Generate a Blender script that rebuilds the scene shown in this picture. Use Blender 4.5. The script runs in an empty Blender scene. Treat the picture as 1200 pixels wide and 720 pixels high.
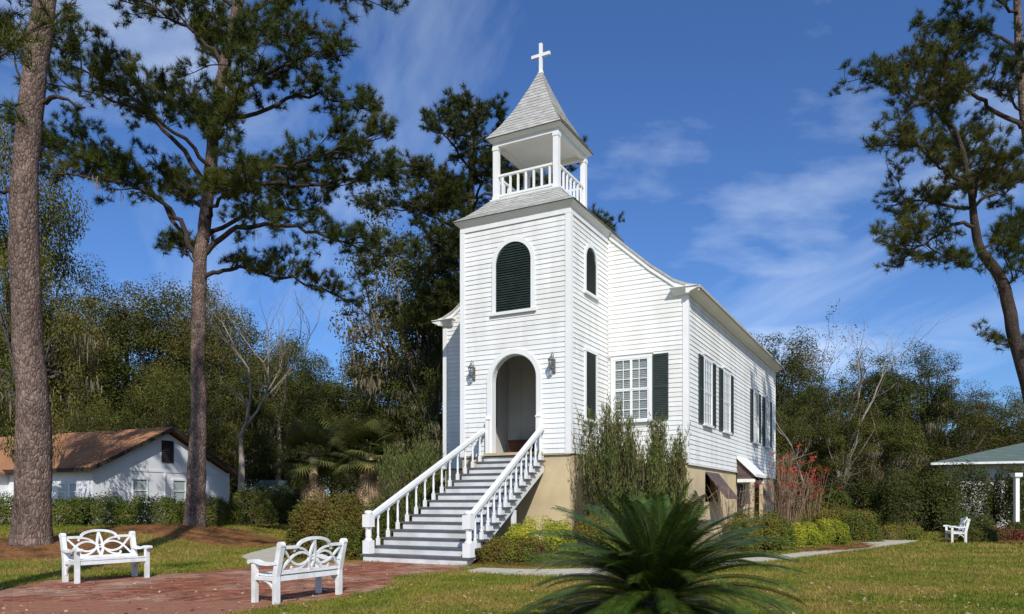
import bpy, math, random
import numpy as np
from mathutils import Vector, Matrix, noise as mnoise

random.seed(7)
RS = np.random.RandomState(11)
scene = bpy.context.scene
COL = scene.collection

# ------------------------------------------------------------------ camera
EYE = 1.6
FPX = 889.0            # focal length in pixels of a 1200 px wide picture
HOR = 590.0            # row of the horizon
cam = bpy.data.cameras.new("camera")
cam_ob = bpy.data.objects.new("camera", cam)
COL.objects.link(cam_ob)
cam.sensor_width = 36.0
cam.lens = 36.0 * FPX / 1200.0
cam.shift_x = 0.0
cam.shift_y = (HOR - 360.0) / 1200.0
cam.clip_start = 0.1
cam.clip_end = 4000.0
cam_ob.location = (0, 0, EYE)
cam_ob.rotation_euler = (math.pi / 2, 0, 0)
scene.camera = cam_ob

# ------------------------------------------------------------------ light
SUN_EL = math.radians(40.0)
SUN_AZ = Vector((0.195, -0.981))           # towards the sun, on the ground
world = bpy.data.worlds.new("World")
scene.world = world
world.use_nodes = True
wn, wl = world.node_tree.nodes, world.node_tree.links
wn.clear()
w_out = wn.new("ShaderNodeOutputWorld")
w_bg = wn.new("ShaderNodeBackground")
w_bg.inputs["Strength"].default_value = 0.135
sky = wn.new("ShaderNodeTexSky")
sky.sky_type = 'NISHITA'
sky.sun_disc = False
sky.sun_elevation = SUN_EL
sky.sun_rotation = math.atan2(SUN_AZ.x, SUN_AZ.y)
sky.altitude = 0.0
sky.air_density = 1.0
sky.dust_density = 1.0
sky.ozone_density = 3.0
# thin cirrus over the whole sky: direction projected on a cloud ceiling
tc = wn.new("ShaderNodeTexCoord")
sep = wn.new("ShaderNodeSeparateXYZ")
wl.new(tc.outputs["Generated"], sep.inputs[0])
zz = wn.new("ShaderNodeMath"); zz.operation = 'MAXIMUM'; zz.inputs[1].default_value = 0.0
wl.new(sep.outputs["Z"], zz.inputs[0])
za = wn.new("ShaderNodeMath"); za.operation = 'ADD'; za.inputs[1].default_value = 0.22
wl.new(zz.outputs[0], za.inputs[0])
dx = wn.new("ShaderNodeMath"); dx.operation = 'DIVIDE'
dy = wn.new("ShaderNodeMath"); dy.operation = 'DIVIDE'
wl.new(sep.outputs["X"], dx.inputs[0]); wl.new(za.outputs[0], dx.inputs[1])
wl.new(sep.outputs["Y"], dy.inputs[0]); wl.new(za.outputs[0], dy.inputs[1])
comb = wn.new("ShaderNodeCombineXYZ")
wl.new(dx.outputs[0], comb.inputs[0]); wl.new(dy.outputs[0], comb.inputs[1])
mp = wn.new("ShaderNodeMapping")
mp0 = wn.new("ShaderNodeMapping")
mp0.inputs["Rotation"].default_value = (0, 0, math.radians(-22))
mp.inputs["Scale"].default_value = (1.5, 0.50, 1.0)
mp.inputs["Location"].default_value = (0.7, 2.3, 0.0)
wl.new(comb.outputs[0], mp0.inputs["Vector"]); wl.new(mp0.outputs[0], mp.inputs["Vector"])
n1 = wn.new("ShaderNodeTexNoise")
n1.inputs["Scale"].default_value = 1.3; n1.inputs["Detail"].default_value = 9.0
n1.inputs["Roughness"].default_value = 0.58; n1.inputs["Distortion"].default_value = 0.5
wl.new(mp.outputs[0], n1.inputs["Vector"])
cr = wn.new("ShaderNodeValToRGB")
cr.color_ramp.elements[0].position = 0.47; cr.color_ramp.elements[0].color = (0, 0, 0, 1)
cr.color_ramp.elements[1].position = 0.88; cr.color_ramp.elements[1].color = (0.50, 0.50, 0.50, 1)
wl.new(n1.outputs["Fac"], cr.inputs[0])
# a few denser puffs low over the trees
mp2 = wn.new("ShaderNodeMapping")
mp2.inputs["Scale"].default_value = (1.0, 1.4, 1.0)
mp2.inputs["Location"].default_value = (3.1, 0.4, 0.0)
wl.new(comb.outputs[0], mp2.inputs["Vector"])
n2 = wn.new("ShaderNodeTexNoise")
n2.inputs["Scale"].default_value = 0.9; n2.inputs["Detail"].default_value = 8.0
n2.inputs["Roughness"].default_value = 0.55
wl.new(mp2.outputs[0], n2.inputs["Vector"])
cr2 = wn.new("ShaderNodeValToRGB")
cr2.color_ramp.elements[0].position = 0.52; cr2.color_ramp.elements[0].color = (0, 0, 0, 1)
cr2.color_ramp.elements[1].position = 0.78; cr2.color_ramp.elements[1].color = (0.9, 0.9, 0.9, 1)
wl.new(n2.outputs["Fac"], cr2.inputs[0])
mx0 = wn.new("ShaderNodeMath"); mx0.operation = 'MAXIMUM'
wl.new(cr.outputs[0], mx0.inputs[0]); wl.new(cr2.outputs[0], mx0.inputs[1])
tint = wn.new("ShaderNodeMixRGB"); tint.blend_type = 'MULTIPLY'; tint.inputs[0].default_value = 1.0
tint.inputs[2].default_value = (0.47, 0.69, 1.02, 1)
wl.new(sky.outputs[0], tint.inputs[1])
mixc = wn.new("ShaderNodeMixRGB")
mixc.inputs[2].default_value = (6.6, 7.6, 9.0, 1)
wl.new(mx0.outputs[0], mixc.inputs[0]); wl.new(tint.outputs[0], mixc.inputs[1])
wl.new(mixc.outputs[0], w_bg.inputs["Color"])
wl.new(w_bg.outputs[0], w_out.inputs[0])

sun = bpy.data.lights.new("sun", 'SUN')
sun.energy = 4.5
sun.angle = math.radians(0.53)
sun.color = (1.0, 0.955, 0.89)
sun_ob = bpy.data.objects.new("sun", sun)
COL.objects.link(sun_ob)
sd = Vector((SUN_AZ.x * math.cos(SUN_EL), SUN_AZ.y * math.cos(SUN_EL), math.sin(SUN_EL)))
sun_ob.rotation_euler = sd.to_track_quat('Z', 'Y').to_euler()
sun_ob.location = sd * 60

scene.view_settings.view_transform = 'Standard'
scene.view_settings.look = 'None'
scene.view_settings.exposure = 0.0
scene.view_settings.gamma = 1.0
scene.render.engine = 'CYCLES'
scene.cycles.max_bounces = 6
scene.cycles.transparent_max_bounces = 8

# ------------------------------------------------------------------ helpers
def at(px, py, Y):
    """world point at depth Y along the line of sight of a photo pixel"""
    return Vector(((px - 600.0) / FPX * Y, Y, EYE - (py - HOR) / FPX * Y))

def g(px, py):
    """point on the flat ground seen at a photo pixel"""
    Y = EYE * FPX / (py - HOR)
    return ((px - 600.0) / FPX * Y, Y)

def sstep(t):
    t = max(0.0, min(1.0, t))
    return t * t * (3 - 2 * t)

def ground_z(x, y):
    return 0.55 * sstep((-9.3 - x) / 4.0) * sstep((y - 17.0) / 9.0)

def mat(name, c1, c2=None, scale=5.0, rough=0.7, bump=0.0, bscale=None, stretch=(1, 1, 1), spec=0.3,
        detail=6.0, lo=0.35, hi=0.65, c3=None, s3=0.4, island=0.0):
    m = bpy.data.materials.new(name)
    m.use_nodes = True
    n, l = m.node_tree.nodes, m.node_tree.links
    b = n["Principled BSDF"]
    b.inputs["Roughness"].default_value = rough
    b.inputs["Specular IOR Level"].default_value = spec
    c2 = c2 or c1
    co = n.new("ShaderNodeTexCoord")
    mpn = n.new("ShaderNodeMapping")
    mpn.inputs["Scale"].default_value = stretch
    l.new(co.outputs["Object"], mpn.inputs["Vector"])
    nt = n.new("ShaderNodeTexNoise")
    nt.inputs["Scale"].default_value = scale
    nt.inputs["Detail"].default_value = detail
    nt.inputs["Roughness"].default_value = 0.6
    l.new(mpn.outputs[0], nt.inputs["Vector"])
    rp = n.new("ShaderNodeValToRGB")
    rp.color_ramp.elements[0].position = lo
    rp.color_ramp.elements[1].position = hi
    rp.color_ramp.elements[0].color = (*c1, 1)
    rp.color_ramp.elements[1].color = (*c2, 1)
    l.new(nt.outputs["Fac"], rp.inputs[0])
    colour = rp.outputs[0]
    if c3:
        nt3 = n.new("ShaderNodeTexNoise")
        nt3.inputs["Scale"].default_value = s3
        nt3.inputs["Detail"].default_value = 4
        l.new(mpn.outputs[0], nt3.inputs["Vector"])
        r3 = n.new("ShaderNodeValToRGB")
        r3.color_ramp.elements[0].position = 0.45
        r3.color_ramp.elements[1].position = 0.62
        l.new(nt3.outputs["Fac"], r3.inputs[0])
        mm = n.new("ShaderNodeMixRGB")
        l.new(r3.outputs[0], mm.inputs[0])
        l.new(colour, mm.inputs[1])
        mm.inputs[2].default_value = (*c3, 1)
        colour = mm.outputs[0]
    if island:
        ge = n.new("ShaderNodeNewGeometry")
        mr = n.new("ShaderNodeMapRange")
        mr.inputs["To Min"].default_value = 1.0 - island
        mr.inputs["To Max"].default_value = 1.0 + island
        l.new(ge.outputs["Random Per Island"], mr.inputs["Value"])
        hs = n.new("ShaderNodeHueSaturation")
        l.new(mr.outputs[0], hs.inputs["Value"])
        l.new(colour, hs.inputs["Color"])
        colour = hs.outputs[0]
    l.new(colour, b.inputs["Base Color"])
    if bump:
        bt = n.new("ShaderNodeTexNoise")
        bt.inputs["Scale"].default_value = bscale or scale * 4
        bt.inputs["Detail"].default_value = 6
        l.new(mpn.outputs[0], bt.inputs["Vector"])
        bp = n.new("ShaderNodeBump")
        bp.inputs["Strength"].default_value = bump
        bp.inputs["Distance"].default_value = 0.05
        l.new(bt.outputs["Fac"], bp.inputs["Height"])
        l.new(bp.outputs[0], b.inputs["Normal"])
    return m

def leaf_mat(name, c1, c2, c3=None, scale=0.8, rough=0.65, trans=0.3, spec=0.13, island=0.35, vary=0.22):
    """leaf colour: clumps of two or three hues, each leaf a little different, light passing through"""
    m = mat(name, c1, c2, scale=scale, rough=rough, spec=spec, c3=c3, s3=scale * 0.6, island=island, lo=0.4, hi=0.6, detail=3)
    n, l = m.node_tree.nodes, m.node_tree.links
    b = n["Principled BSDF"]
    out = n["Material Output"]
    src = b.inputs["Base Color"].links[0].from_socket
    oi = n.new("ShaderNodeObjectInfo")
    hv = n.new("ShaderNodeHueSaturation")
    m1 = n.new("ShaderNodeMapRange"); m1.inputs["To Min"].default_value = 0.488; m1.inputs["To Max"].default_value = 0.508
    m2 = n.new("ShaderNodeMapRange"); m2.inputs["To Min"].default_value = 1.0 - vary; m2.inputs["To Max"].default_value = 1.0 + vary
    l.new(oi.outputs["Random"], m1.inputs["Value"]); l.new(m1.outputs[0], hv.inputs["Hue"])
    fx = n.new("ShaderNodeMath"); fx.operation = 'FRACT'
    f7 = n.new("ShaderNodeMath"); f7.operation = 'MULTIPLY'; f7.inputs[1].default_value = 7.31
    l.new(oi.outputs["Random"], f7.inputs[0]); l.new(f7.outputs[0], fx.inputs[0]); l.new(fx.outputs[0], m2.inputs["Value"])
    l.new(m2.outputs[0], hv.inputs["Value"]); l.new(src, hv.inputs["Color"])
    src = hv.outputs[0]
    l.new(src, b.inputs["Base Color"])
    tr = n.new("ShaderNodeBsdfTranslucent")
    l.new(src, tr.inputs["Color"])
    mx = n.new("ShaderNodeMixShader")
    mx.inputs[0].default_value = trans
    l.new(b.outputs[0], mx.inputs[1]); l.new(tr.outputs[0], mx.inputs[2])
    l.new(mx.outputs[0], out.inputs["Surface"])
    return m

def bark_mat(name, c1, c2, c3, sx=9.0, sz=2.2, bump=1.0, dist=0.05):
    m = bpy.data.materials.new(name)
    m.use_nodes = True
    n, l = m.node_tree.nodes, m.node_tree.links
    b = n["Principled BSDF"]
    b.inputs["Roughness"].default_value = 0.9
    b.inputs["Specular IOR Level"].default_value = 0.15
    co = n.new("ShaderNodeTexCoord")
    mpn = n.new("ShaderNodeMapping"); mpn.inputs["Scale"].default_value = (sx, sx, sz)
    l.new(co.outputs["Object"], mpn.inputs["Vector"])
    nz = n.new("ShaderNodeTexNoise"); nz.inputs["Scale"].default_value = 0.7; nz.inputs["Detail"].default_value = 4
    l.new(mpn.outputs[0], nz.inputs["Vector"])
    ad = n.new("ShaderNodeMixRGB"); ad.blend_type = 'ADD'; ad.inputs[0].default_value = 0.7
    l.new(mpn.outputs[0], ad.inputs[1]); l.new(nz.outputs["Color"], ad.inputs[2])
    vo = n.new("ShaderNodeTexVoronoi"); vo.feature = 'DISTANCE_TO_EDGE'; vo.inputs["Scale"].default_value = 1.0
    l.new(ad.outputs[0], vo.inputs["Vector"])
    vc = n.new("ShaderNodeTexVoronoi"); vc.inputs["Scale"].default_value = 1.0
    l.new(ad.outputs[0], vc.inputs["Vector"])
    rp = n.new("ShaderNodeValToRGB")
    rp.color_ramp.elements[0].position = 0.0; rp.color_ramp.elements[0].color = (*c1, 1)
    rp.color_ramp.elements[1].position = 0.22; rp.color_ramp.elements[1].color = (*c2, 1)
    l.new(vo.outputs["Distance"], rp.inputs[0])
    sp = n.new("ShaderNodeSeparateXYZ"); l.new(vc.outputs["Color"], sp.inputs[0])
    mx = n.new("ShaderNodeMixRGB"); mx.inputs[2].default_value = (*c3, 1)
    ml = n.new("ShaderNodeMath"); ml.operation = 'MULTIPLY'; ml.inputs[1].default_value = 0.7
    l.new(sp.outputs[0], ml.inputs[0]); l.new(ml.outputs[0], mx.inputs[0]); l.new(rp.outputs[0], mx.inputs[1])
    bn = n.new("ShaderNodeTexNoise"); bn.inputs["Scale"].default_value = 1.1; bn.inputs["Detail"].default_value = 5
    l.new(co.outputs["Object"], bn.inputs["Vector"])
    br = n.new("ShaderNodeMapRange"); br.inputs["From Min"].default_value = 0.3; br.inputs["From Max"].default_value = 0.7
    br.inputs["To Min"].default_value = 0.62; br.inputs["To Max"].default_value = 1.25
    l.new(bn.outputs["Fac"], br.inputs["Value"])
    bh = n.new("ShaderNodeHueSaturation"); l.new(br.outputs[0], bh.inputs["Value"]); l.new(mx.outputs[0], bh.inputs["Color"])
    l.new(bh.outputs[0], b.inputs["Base Color"])
    fn = n.new("ShaderNodeTexNoise"); fn.inputs["Scale"].default_value = 6; l.new(mpn.outputs[0], fn.inputs["Vector"])
    sm = n.new("ShaderNodeMath"); sm.operation = 'MULTIPLY_ADD'; sm.inputs[1].default_value = 0.25
    l.new(fn.outputs["Fac"], sm.inputs[0])
    mn = n.new("ShaderNodeMath"); mn.operation = 'MINIMUM'; mn.inputs[1].default_value = 0.3
    l.new(vo.outputs["Distance"], mn.inputs[0]); l.new(mn.outputs[0], sm.inputs[2])
    bp = n.new("ShaderNodeBump"); bp.inputs["Strength"].default_value = bump; bp.inputs["Distance"].default_value = dist * 3
    l.new(sm.outputs[0], bp.inputs["Height"]); l.new(bp.outputs[0], b.inputs["Normal"])
    return m

def link(o, parent=None):
    COL.objects.link(o)
    if parent is not None:
        o.parent = parent
    return o

def tag(o, label=None, cat=None, group=None, kind=None):
    if label: o["label"] = label
    if cat: o["category"] = cat
    if group: o["group"] = group
    if kind: o["kind"] = kind
    return o

def empty(name, loc=(0, 0, 0), rz=0.0):
    o = bpy.data.objects.new(name, None)
    o.empty_display_size = 0.3
    COL.objects.link(o)
    o.location = loc
    o.rotation_euler = (0, 0, rz)
    return o

def copy_tree(o, parent=None):
    c = o.copy()
    COL.objects.link(c)
    if parent is not None:
        c.parent = parent
    for ch in list(o.children):
        copy_tree(ch, c)
    return c

class MB:
    """collects shapes and links them as one mesh object"""
    def __init__(self, T=None):
        self.v = []; self.f = []; self.T = T
    def add(self, vs, fs):
        o = len(self.v)
        if self.T:
            self.v.extend(tuple(self.T(*p)) for p in vs)
        else:
            self.v.extend(tuple(p) for p in vs)
        self.f.extend(tuple(i + o for i in f) for f in fs)
        return self
    def box(self, x0, x1, y0, y1, z0, z1):
        return self.add([(x0, y0, z0), (x1, y0, z0), (x1, y1, z0), (x0, y1, z0), (x0, y0, z1), (x1, y0, z1), (x1, y1, z1), (x0, y1, z1)],
                        [(0, 3, 2, 1), (4, 5, 6, 7), (0, 1, 5, 4), (1, 2, 6, 5), (2, 3, 7, 6), (3, 0, 4, 7)])
    def bar(self, a, b, w, h=None, up=(0, 0, 1)):
        """square bar from a to b"""
        h = h or w
        a, b = Vector(a), Vector(b)
        d = (b - a).normalized()
        s = d.cross(Vector(up))
        if s.length < 1e-4: s = d.cross(Vector((0, 1, 0)))
        s.normalize(); u = s.cross(d).normalized()
        c = []
        for p in (a, b):
            for i, j in ((-1, -1), (1, -1), (1, 1), (-1, 1)):
                c.append(p + s * (i * w / 2) + u * (j * h / 2))
        return self.add(c, [(3, 2, 1, 0), (4, 5, 6, 7), (0, 1, 5, 4), (1, 2, 6, 5), (2, 3, 7, 6), (3, 0, 4, 7)])
    def tube(self, pts, rad, n=8, cap=True):
        pts = [Vector(p) for p in pts]
        if not hasattr(rad, '__len__'): rad = [rad] * len(pts)
        vs, fs = [], []
        prev = None
        for i, p in enumerate(pts):
            t = (pts[min(i + 1, len(pts) - 1)] - pts[max(i - 1, 0)]).normalized()
            if prev is None:
                s = t.cross(Vector((0.13, 0.97, 0.2)))
                if s.length < 0.05: s = t.cross(Vector((1, 0, 0)))
            else:
                s = prev - t * prev.dot(t)
            s.normalize(); prev = s
            u = t.cross(s)
            for k in range(n):
                a = 2 * math.pi * k / n
                vs.append(p + (s * math.cos(a) + u * math.sin(a)) * rad[i])
        for i in range(len(pts) - 1):
            for k in range(n):
                k2 = (k + 1) % n
                fs.append((i * n + k, i * n + k2, (i + 1) * n + k2, (i + 1) * n + k))
        if cap:
            fs.append(tuple(range(n - 1, -1, -1)))
            fs.append(tuple((len(pts) - 1) * n + k for k in range(n)))
        return self.add(vs, fs)
    def lathe(self, cx, cy, prof, n=10):
        """prof: list of (radius, z) round a vertical axis"""
        vs, fs = [], []
        for r, z in prof:
            for k in range(n):
                a = 2 * math.pi * (k + 0.5) / n
                vs.append((cx + r * math.cos(a), cy + r * math.sin(a), z))
        for i in range(len(prof) - 1):
            for k in range(n):
                k2 = (k + 1) % n
                fs.append((i * n + k, i * n + k2, (i + 1) * n + k2, (i + 1) * n + k))
        fs.append(tuple(range(n - 1, -1, -1)))
        fs.append(tuple((len(prof) - 1) * n + k for k in range(n)))
        return self.add(vs, fs)
    def prism(self, poly, axis, a0, a1):
        """polygon of 2-D points extruded along axis 0, 1 or 2 from a0 to a1"""
        n = len(poly)
        def mk(p, a):
            if axis == 0: return (a, p[0], p[1])
            if axis == 1: return (p[0], a, p[1])
            return (p[0], p[1], a)
        vs = [mk(p, a0) for p in poly] + [mk(p, a1) for p in poly]
        fs = [tuple(range(n - 1, -1, -1)), tuple(range(n, 2 * n))]
        for i in range(n):
            j = (i + 1) % n
            fs.append((i, j, j + n, i + n))
        return self.add(vs, fs)
    def build(self, name, m, parent=None, smooth=False):
        me = bpy.data.meshes.new(name)
        me.from_pydata(self.v, [], self.f)
        me.materials.append(m)
        if smooth:
            me.polygons.foreach_set("use_smooth", [True] * len(me.polygons))
        me.update()
        return link(bpy.data.objects.new(name, me), parent)

def mesh_np(name, V, F, m, smooth=False):
    """mesh from numpy arrays: V (n,3), F (k,3 or 4)"""
    me = bpy.data.meshes.new(name)
    k = F.shape[1]
    me.vertices.add(len(V)); me.vertices.foreach_set("co", V.astype(np.float32).ravel())
    me.loops.add(F.size); me.loops.foreach_set("vertex_index", F.astype(np.int32).ravel())
    me.polygons.add(len(F))
    me.polygons.foreach_set("loop_start", np.arange(0, F.size, k, dtype=np.int32))
    me.update(calc_edges=True)
    me.materials.append(m)
    if smooth:
        me.polygons.foreach_set("use_smooth", np.ones(len(F), dtype=bool))
    return me

def unit(a):
    return a / np.maximum(np.linalg.norm(a, axis=1, keepdims=True), 1e-9)

def leaf_quads(P, N, size, aspect=0.55, jitter=0.35):
    """one pointed leaf (rhombus) per point, facing roughly N"""
    n = len(P)
    R = unit(RS.normal(size=(n, 3)))
    A = unit(np.cross(N, R))
    B = np.cross(N, A)
    s = (size * (1 + jitter * RS.uniform(-1, 1, n)))[:, None]
    V = np.stack([P - A * s * 0.5, P + B * s * aspect * 0.5, P + A * s * 0.5, P - B * s * aspect * 0.5], 1).reshape(-1, 3)
    F = np.arange(4 * n).reshape(n, 4)
    return V, F

def needle_tris(P, D, length, width):
    """one slender triangle per needle: base P, direction D"""
    n = len(P)
    S = unit(np.cross(D, RS.normal(size=(n, 3)))) * (width * 0.5)
    L = (length * RS.uniform(0.7, 1.15, n))[:, None]
    V = np.stack([P - S, P + S, P + D * L], 1).reshape(-1, 3)
    return V, np.arange(3 * n).reshape(n, 3)

# ------------------------------------------------------------------ materials
M = {}
M['paint'] = mat('white_paint', (0.81, 0.81, 0.78), (0.74, 0.74, 0.70), scale=1.6, rough=0.6, spec=0.25, bump=0.06, bscale=30, lo=0.3, hi=0.75, stretch=(1.6, 1.6, 0.35), c3=(0.70, 0.69, 0.64), s3=0.9)
def vary_object(m, amount):
    n, l = m.node_tree.nodes, m.node_tree.links
    b = n["Principled BSDF"]
    src = b.inputs["Base Color"].links[0].from_socket
    oi = n.new("ShaderNodeObjectInfo"); mr = n.new("ShaderNodeMapRange"); hv = n.new("ShaderNodeHueSaturation")
    mr.inputs["To Min"].default_value = 1 - amount; mr.inputs["To Max"].default_value = 1 + amount * 0.6
    l.new(oi.outputs["Random"], mr.inputs["Value"]); l.new(mr.outputs[0], hv.inputs["Value"]); l.new(src, hv.inputs["Color"])
    l.new(hv.outputs[0], b.inputs["Base Color"])
vary_object(M['paint'], 0.05)

M['trim'] = mat('white_trim_paint', (0.80, 0.80, 0.77), (0.72, 0.72, 0.68), scale=2.0, rough=0.5, spec=0.3, lo=0.3, hi=0.8)
M['bench'] = mat('white_bench_paint', (0.80, 0.80, 0.78), (0.72, 0.72, 0.69), scale=9, rough=0.5, spec=0.3, c3=(0.62, 0.61, 0.56), s3=2.2, bump=0.08, bscale=60)
M['stucco'] = mat('tan_stucco', (0.64, 0.515, 0.31), (0.57, 0.455, 0.27), scale=1.5, rough=0.9, spec=0.1, bump=0.2, bscale=40, c3=(0.50, 0.40, 0.255), s3=0.8)
M['shingle'] = mat('weathered_grey_shingle', (0.34, 0.33, 0.30), (0.46, 0.45, 0.41), scale=5, rough=0.9, spec=0.1, bump=0.25, bscale=30, stretch=(1, 1, 2.5), island=0.12)
M['shutter'] = mat('dark_green_shutter', (0.022, 0.034, 0.028), (0.034, 0.047, 0.039), scale=4, rough=0.5, spec=0.4)
M['louver'] = mat('black_green_louver', (0.012, 0.022, 0.018), (0.022, 0.034, 0.028), scale=4, rough=0.5, spec=0.35)
M['riser'] = mat('grey_riser_paint', (0.62, 0.62, 0.60), (0.70, 0.70, 0.67), scale=3, rough=0.6, c3=(0.52, 0.51, 0.48), s3=1.2)  # a little greyer than the trim, with random patches
M['tread'] = mat('grey_step_paint', (0.085, 0.088, 0.092), (0.12, 0.12, 0.125), scale=3, rough=0.6, spec=0.3)
M['sill_tan'] = mat('tan_threshold', (0.50, 0.40, 0.25), (0.44, 0.35, 0.21), scale=3, rough=0.8)
M['interior'] = mat('vestibule_wall', (0.55, 0.54, 0.50), (0.50, 0.49, 0.45), scale=2, rough=0.8)
M['wood_dark'] = mat('dark_red_wood', (0.05, 0.018, 0.012), (0.09, 0.03, 0.02), scale=4, rough=0.4, stretch=(1, 1, 6))
M['iron'] = mat('dull_iron', (0.10, 0.10, 0.095), (0.17, 0.17, 0.16), scale=12, rough=0.45, spec=0.5)
M['blind'] = mat('blind_slat', (0.62, 0.62, 0.60), (0.55, 0.55, 0.53), scale=3, rough=0.6)
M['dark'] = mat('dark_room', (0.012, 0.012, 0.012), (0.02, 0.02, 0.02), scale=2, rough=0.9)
M['flap'] = mat('brown_board', (0.075, 0.05, 0.045), (0.13, 0.095, 0.085), scale=2.5, rough=0.8, stretch=(1, 1, 4))
M['brick_mortar'] = mat('shadow_dark_joint', (0.075, 0.05, 0.035), (0.13, 0.09, 0.065), scale=6, rough=0.95, spec=0.1)  # joint colour darkened in place of the shadow between bricks
M['brick'] = mat('red_brick', (0.17, 0.064, 0.036), (0.27, 0.108, 0.064), scale=3.5, rough=0.9, spec=0.12, bump=0.3, bscale=60, c3=(0.30, 0.175, 0.12), s3=0.7, island=0.42)
M['concrete'] = mat('pale_concrete', (0.40, 0.36, 0.28), (0.48, 0.44, 0.35), scale=2.5, rough=0.9, spec=0.15, bump=0.2, bscale=50)
M['mulch'] = mat('pine_straw', (0.20, 0.09, 0.035), (0.30, 0.15, 0.06), scale=8, rough=0.95, spec=0.05, bump=0.8, bscale=45, c3=(0.13, 0.065, 0.03), s3=1.2)
M['lawn'] = mat('lawn_ground', (0.11, 0.115, 0.016), (0.21, 0.165, 0.030), scale=1.6, rough=0.95, spec=0.05, bump=0.5, bscale=26, c3=(0.25, 0.165, 0.050), s3=0.33, detail=10)
M['blade'] = leaf_mat('grass_blade', (0.105, 0.155, 0.016), (0.20, 0.205, 0.028), (0.29, 0.22, 0.058), scale=0.9, trans=0.3, island=0.5)
M['pine_bark'] = bark_mat('pine_bark', (0.045, 0.028, 0.022), (0.19, 0.125, 0.10), (0.31, 0.225, 0.185), sx=13, sz=6.0, bump=0.8)
M['pine_bark_shaded'] = bark_mat('pine_limb_shade_bark', (0.030, 0.022, 0.018), (0.075, 0.055, 0.043), (0.10, 0.074, 0.06), sx=20, sz=9, dist=0.02)  # limb bark darkened towards a silhouette; the shade is in its colour
M['oak_bark'] = bark_mat('oak_bark', (0.05, 0.042, 0.034), (0.14, 0.12, 0.10), (0.19, 0.17, 0.145), sx=8, sz=2)
M['pale_bark'] = mat('pale_grey_bark', (0.20, 0.165, 0.125), (0.33, 0.285, 0.235), scale=2.5, rough=0.9, bump=0.4, bscale=14, stretch=(2, 2, .6))
M['needle'] = leaf_mat('pine_needle', (0.030, 0.047, 0.009), (0.055, 0.072, 0.012), (0.088, 0.090, 0.016), scale=0.45, rough=0.5, trans=0.2, island=0.4)
M['oak_leaf'] = leaf_mat('live_oak_leaf', (0.062, 0.072, 0.013), (0.105, 0.105, 0.020), (0.135, 0.108, 0.030), scale=0.22, trans=0.22, island=0.45)
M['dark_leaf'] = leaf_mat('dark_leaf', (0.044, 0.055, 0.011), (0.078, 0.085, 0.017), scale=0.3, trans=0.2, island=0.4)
M['lime_leaf'] = leaf_mat('yellow_green_leaf', (0.085, 0.100, 0.020), (0.13, 0.125, 0.028), (0.07, 0.085, 0.02), scale=0.4, trans=0.3, island=0.4)
M['moss'] = leaf_mat('grey_moss', (0.15, 0.13, 0.085), (0.24, 0.205, 0.145), scale=0.5, rough=0.9, trans=0.25, spec=0.05, island=0.3)
M['rust_leaf'] = leaf_mat('rust_leaf', (0.13, 0.055, 0.030), (0.10, 0.06, 0.03), scale=0.5, trans=0.3, island=0.4)
M['azalea'] = leaf_mat('bronze_green_leaf', (0.15, 0.140, 0.024), (0.195, 0.140, 0.028), (0.115, 0.140, 0.022), scale=1.6, trans=0.25, island=0.45)
M['box_green'] = leaf_mat('bright_green_leaf', (0.27, 0.30, 0.028), (0.40, 0.37, 0.040), (0.19, 0.23, 0.025), scale=2.0, trans=0.3, island=0.4)
M['red_tip'] = leaf_mat('red_tinged_leaf', (0.16, 0.075, 0.030), (0.10, 0.085, 0.024), (0.19, 0.06, 0.035), scale=2.2, trans=0.25, island=0.4)
M['hedge_leaf'] = leaf_mat('hedge_leaf', (0.065, 0.088, 0.016), (0.105, 0.112, 0.020), scale=1.2, trans=0.2, island=0.5)
M['wisp'] = leaf_mat('feathery_leaf', (0.085, 0.120, 0.026), (0.14, 0.165, 0.040), (0.155, 0.145, 0.050), scale=1.5, trans=0.25, island=0.45)
M['sago'] = leaf_mat('sago_leaflet', (0.032, 0.064, 0.009), (0.060, 0.092, 0.014), scale=1.5, rough=0.36, trans=0.18, spec=0.38, island=0.6)
M['palm'] = leaf_mat('palm_fan', (0.060, 0.075, 0.022), (0.11, 0.11, 0.03), scale=0.9, trans=0.25, island=0.3)
M['thatch'] = mat('dead_frond', (0.44, 0.32, 0.19), (0.28, 0.19, 0.11), scale=4, rough=0.95, stretch=(3, 3, .6), island=0.3)
M['pink'] = leaf_mat('pink_petal', (0.55, 0.10, 0.25), (0.62, 0.20, 0.34), scale=3, trans=0.3)
M['scarlet'] = leaf_mat('scarlet_bract', (0.36, 0.030, 0.022), (0.46, 0.065, 0.035), scale=3, trans=0.3)
M['cane'] = mat('dry_cane', (0.30, 0.20, 0.13), (0.20, 0.12, 0.08), scale=5, rough=0.8)
M['house_wall'] = mat('house_white_paint', (0.74, 0.75, 0.76), (0.68, 0.69, 0.70), scale=0.8, rough=0.7)
M['brown_roof'] = mat('brown_roof', (0.40, 0.20, 0.105), (0.32, 0.155, 0.08), scale=1.4, rough=0.95, spec=0.05, bump=0.3, bscale=18, c3=(0.27, 0.135, 0.075), s3=0.3)
M['fascia'] = mat('dark_fascia', (0.03, 0.024, 0.022), (0.045, 0.036, 0.032), scale=3, rough=0.7)
M['teal_roof'] = mat('teal_roof', (0.105, 0.145, 0.13), (0.14, 0.175, 0.155), scale=1.2, rough=0.95, spec=0.08, bump=0.2, bscale=20)
M['grey_wall'] = mat('soft_white_wall', (0.62, 0.62, 0.60), (0.55, 0.55, 0.53), scale=0.7, rough=0.8)
M['red_wall'] = mat('brown_red_wall', (0.09, 0.04, 0.032), (0.12, 0.055, 0.042), scale=1.2, rough=0.85)

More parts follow.
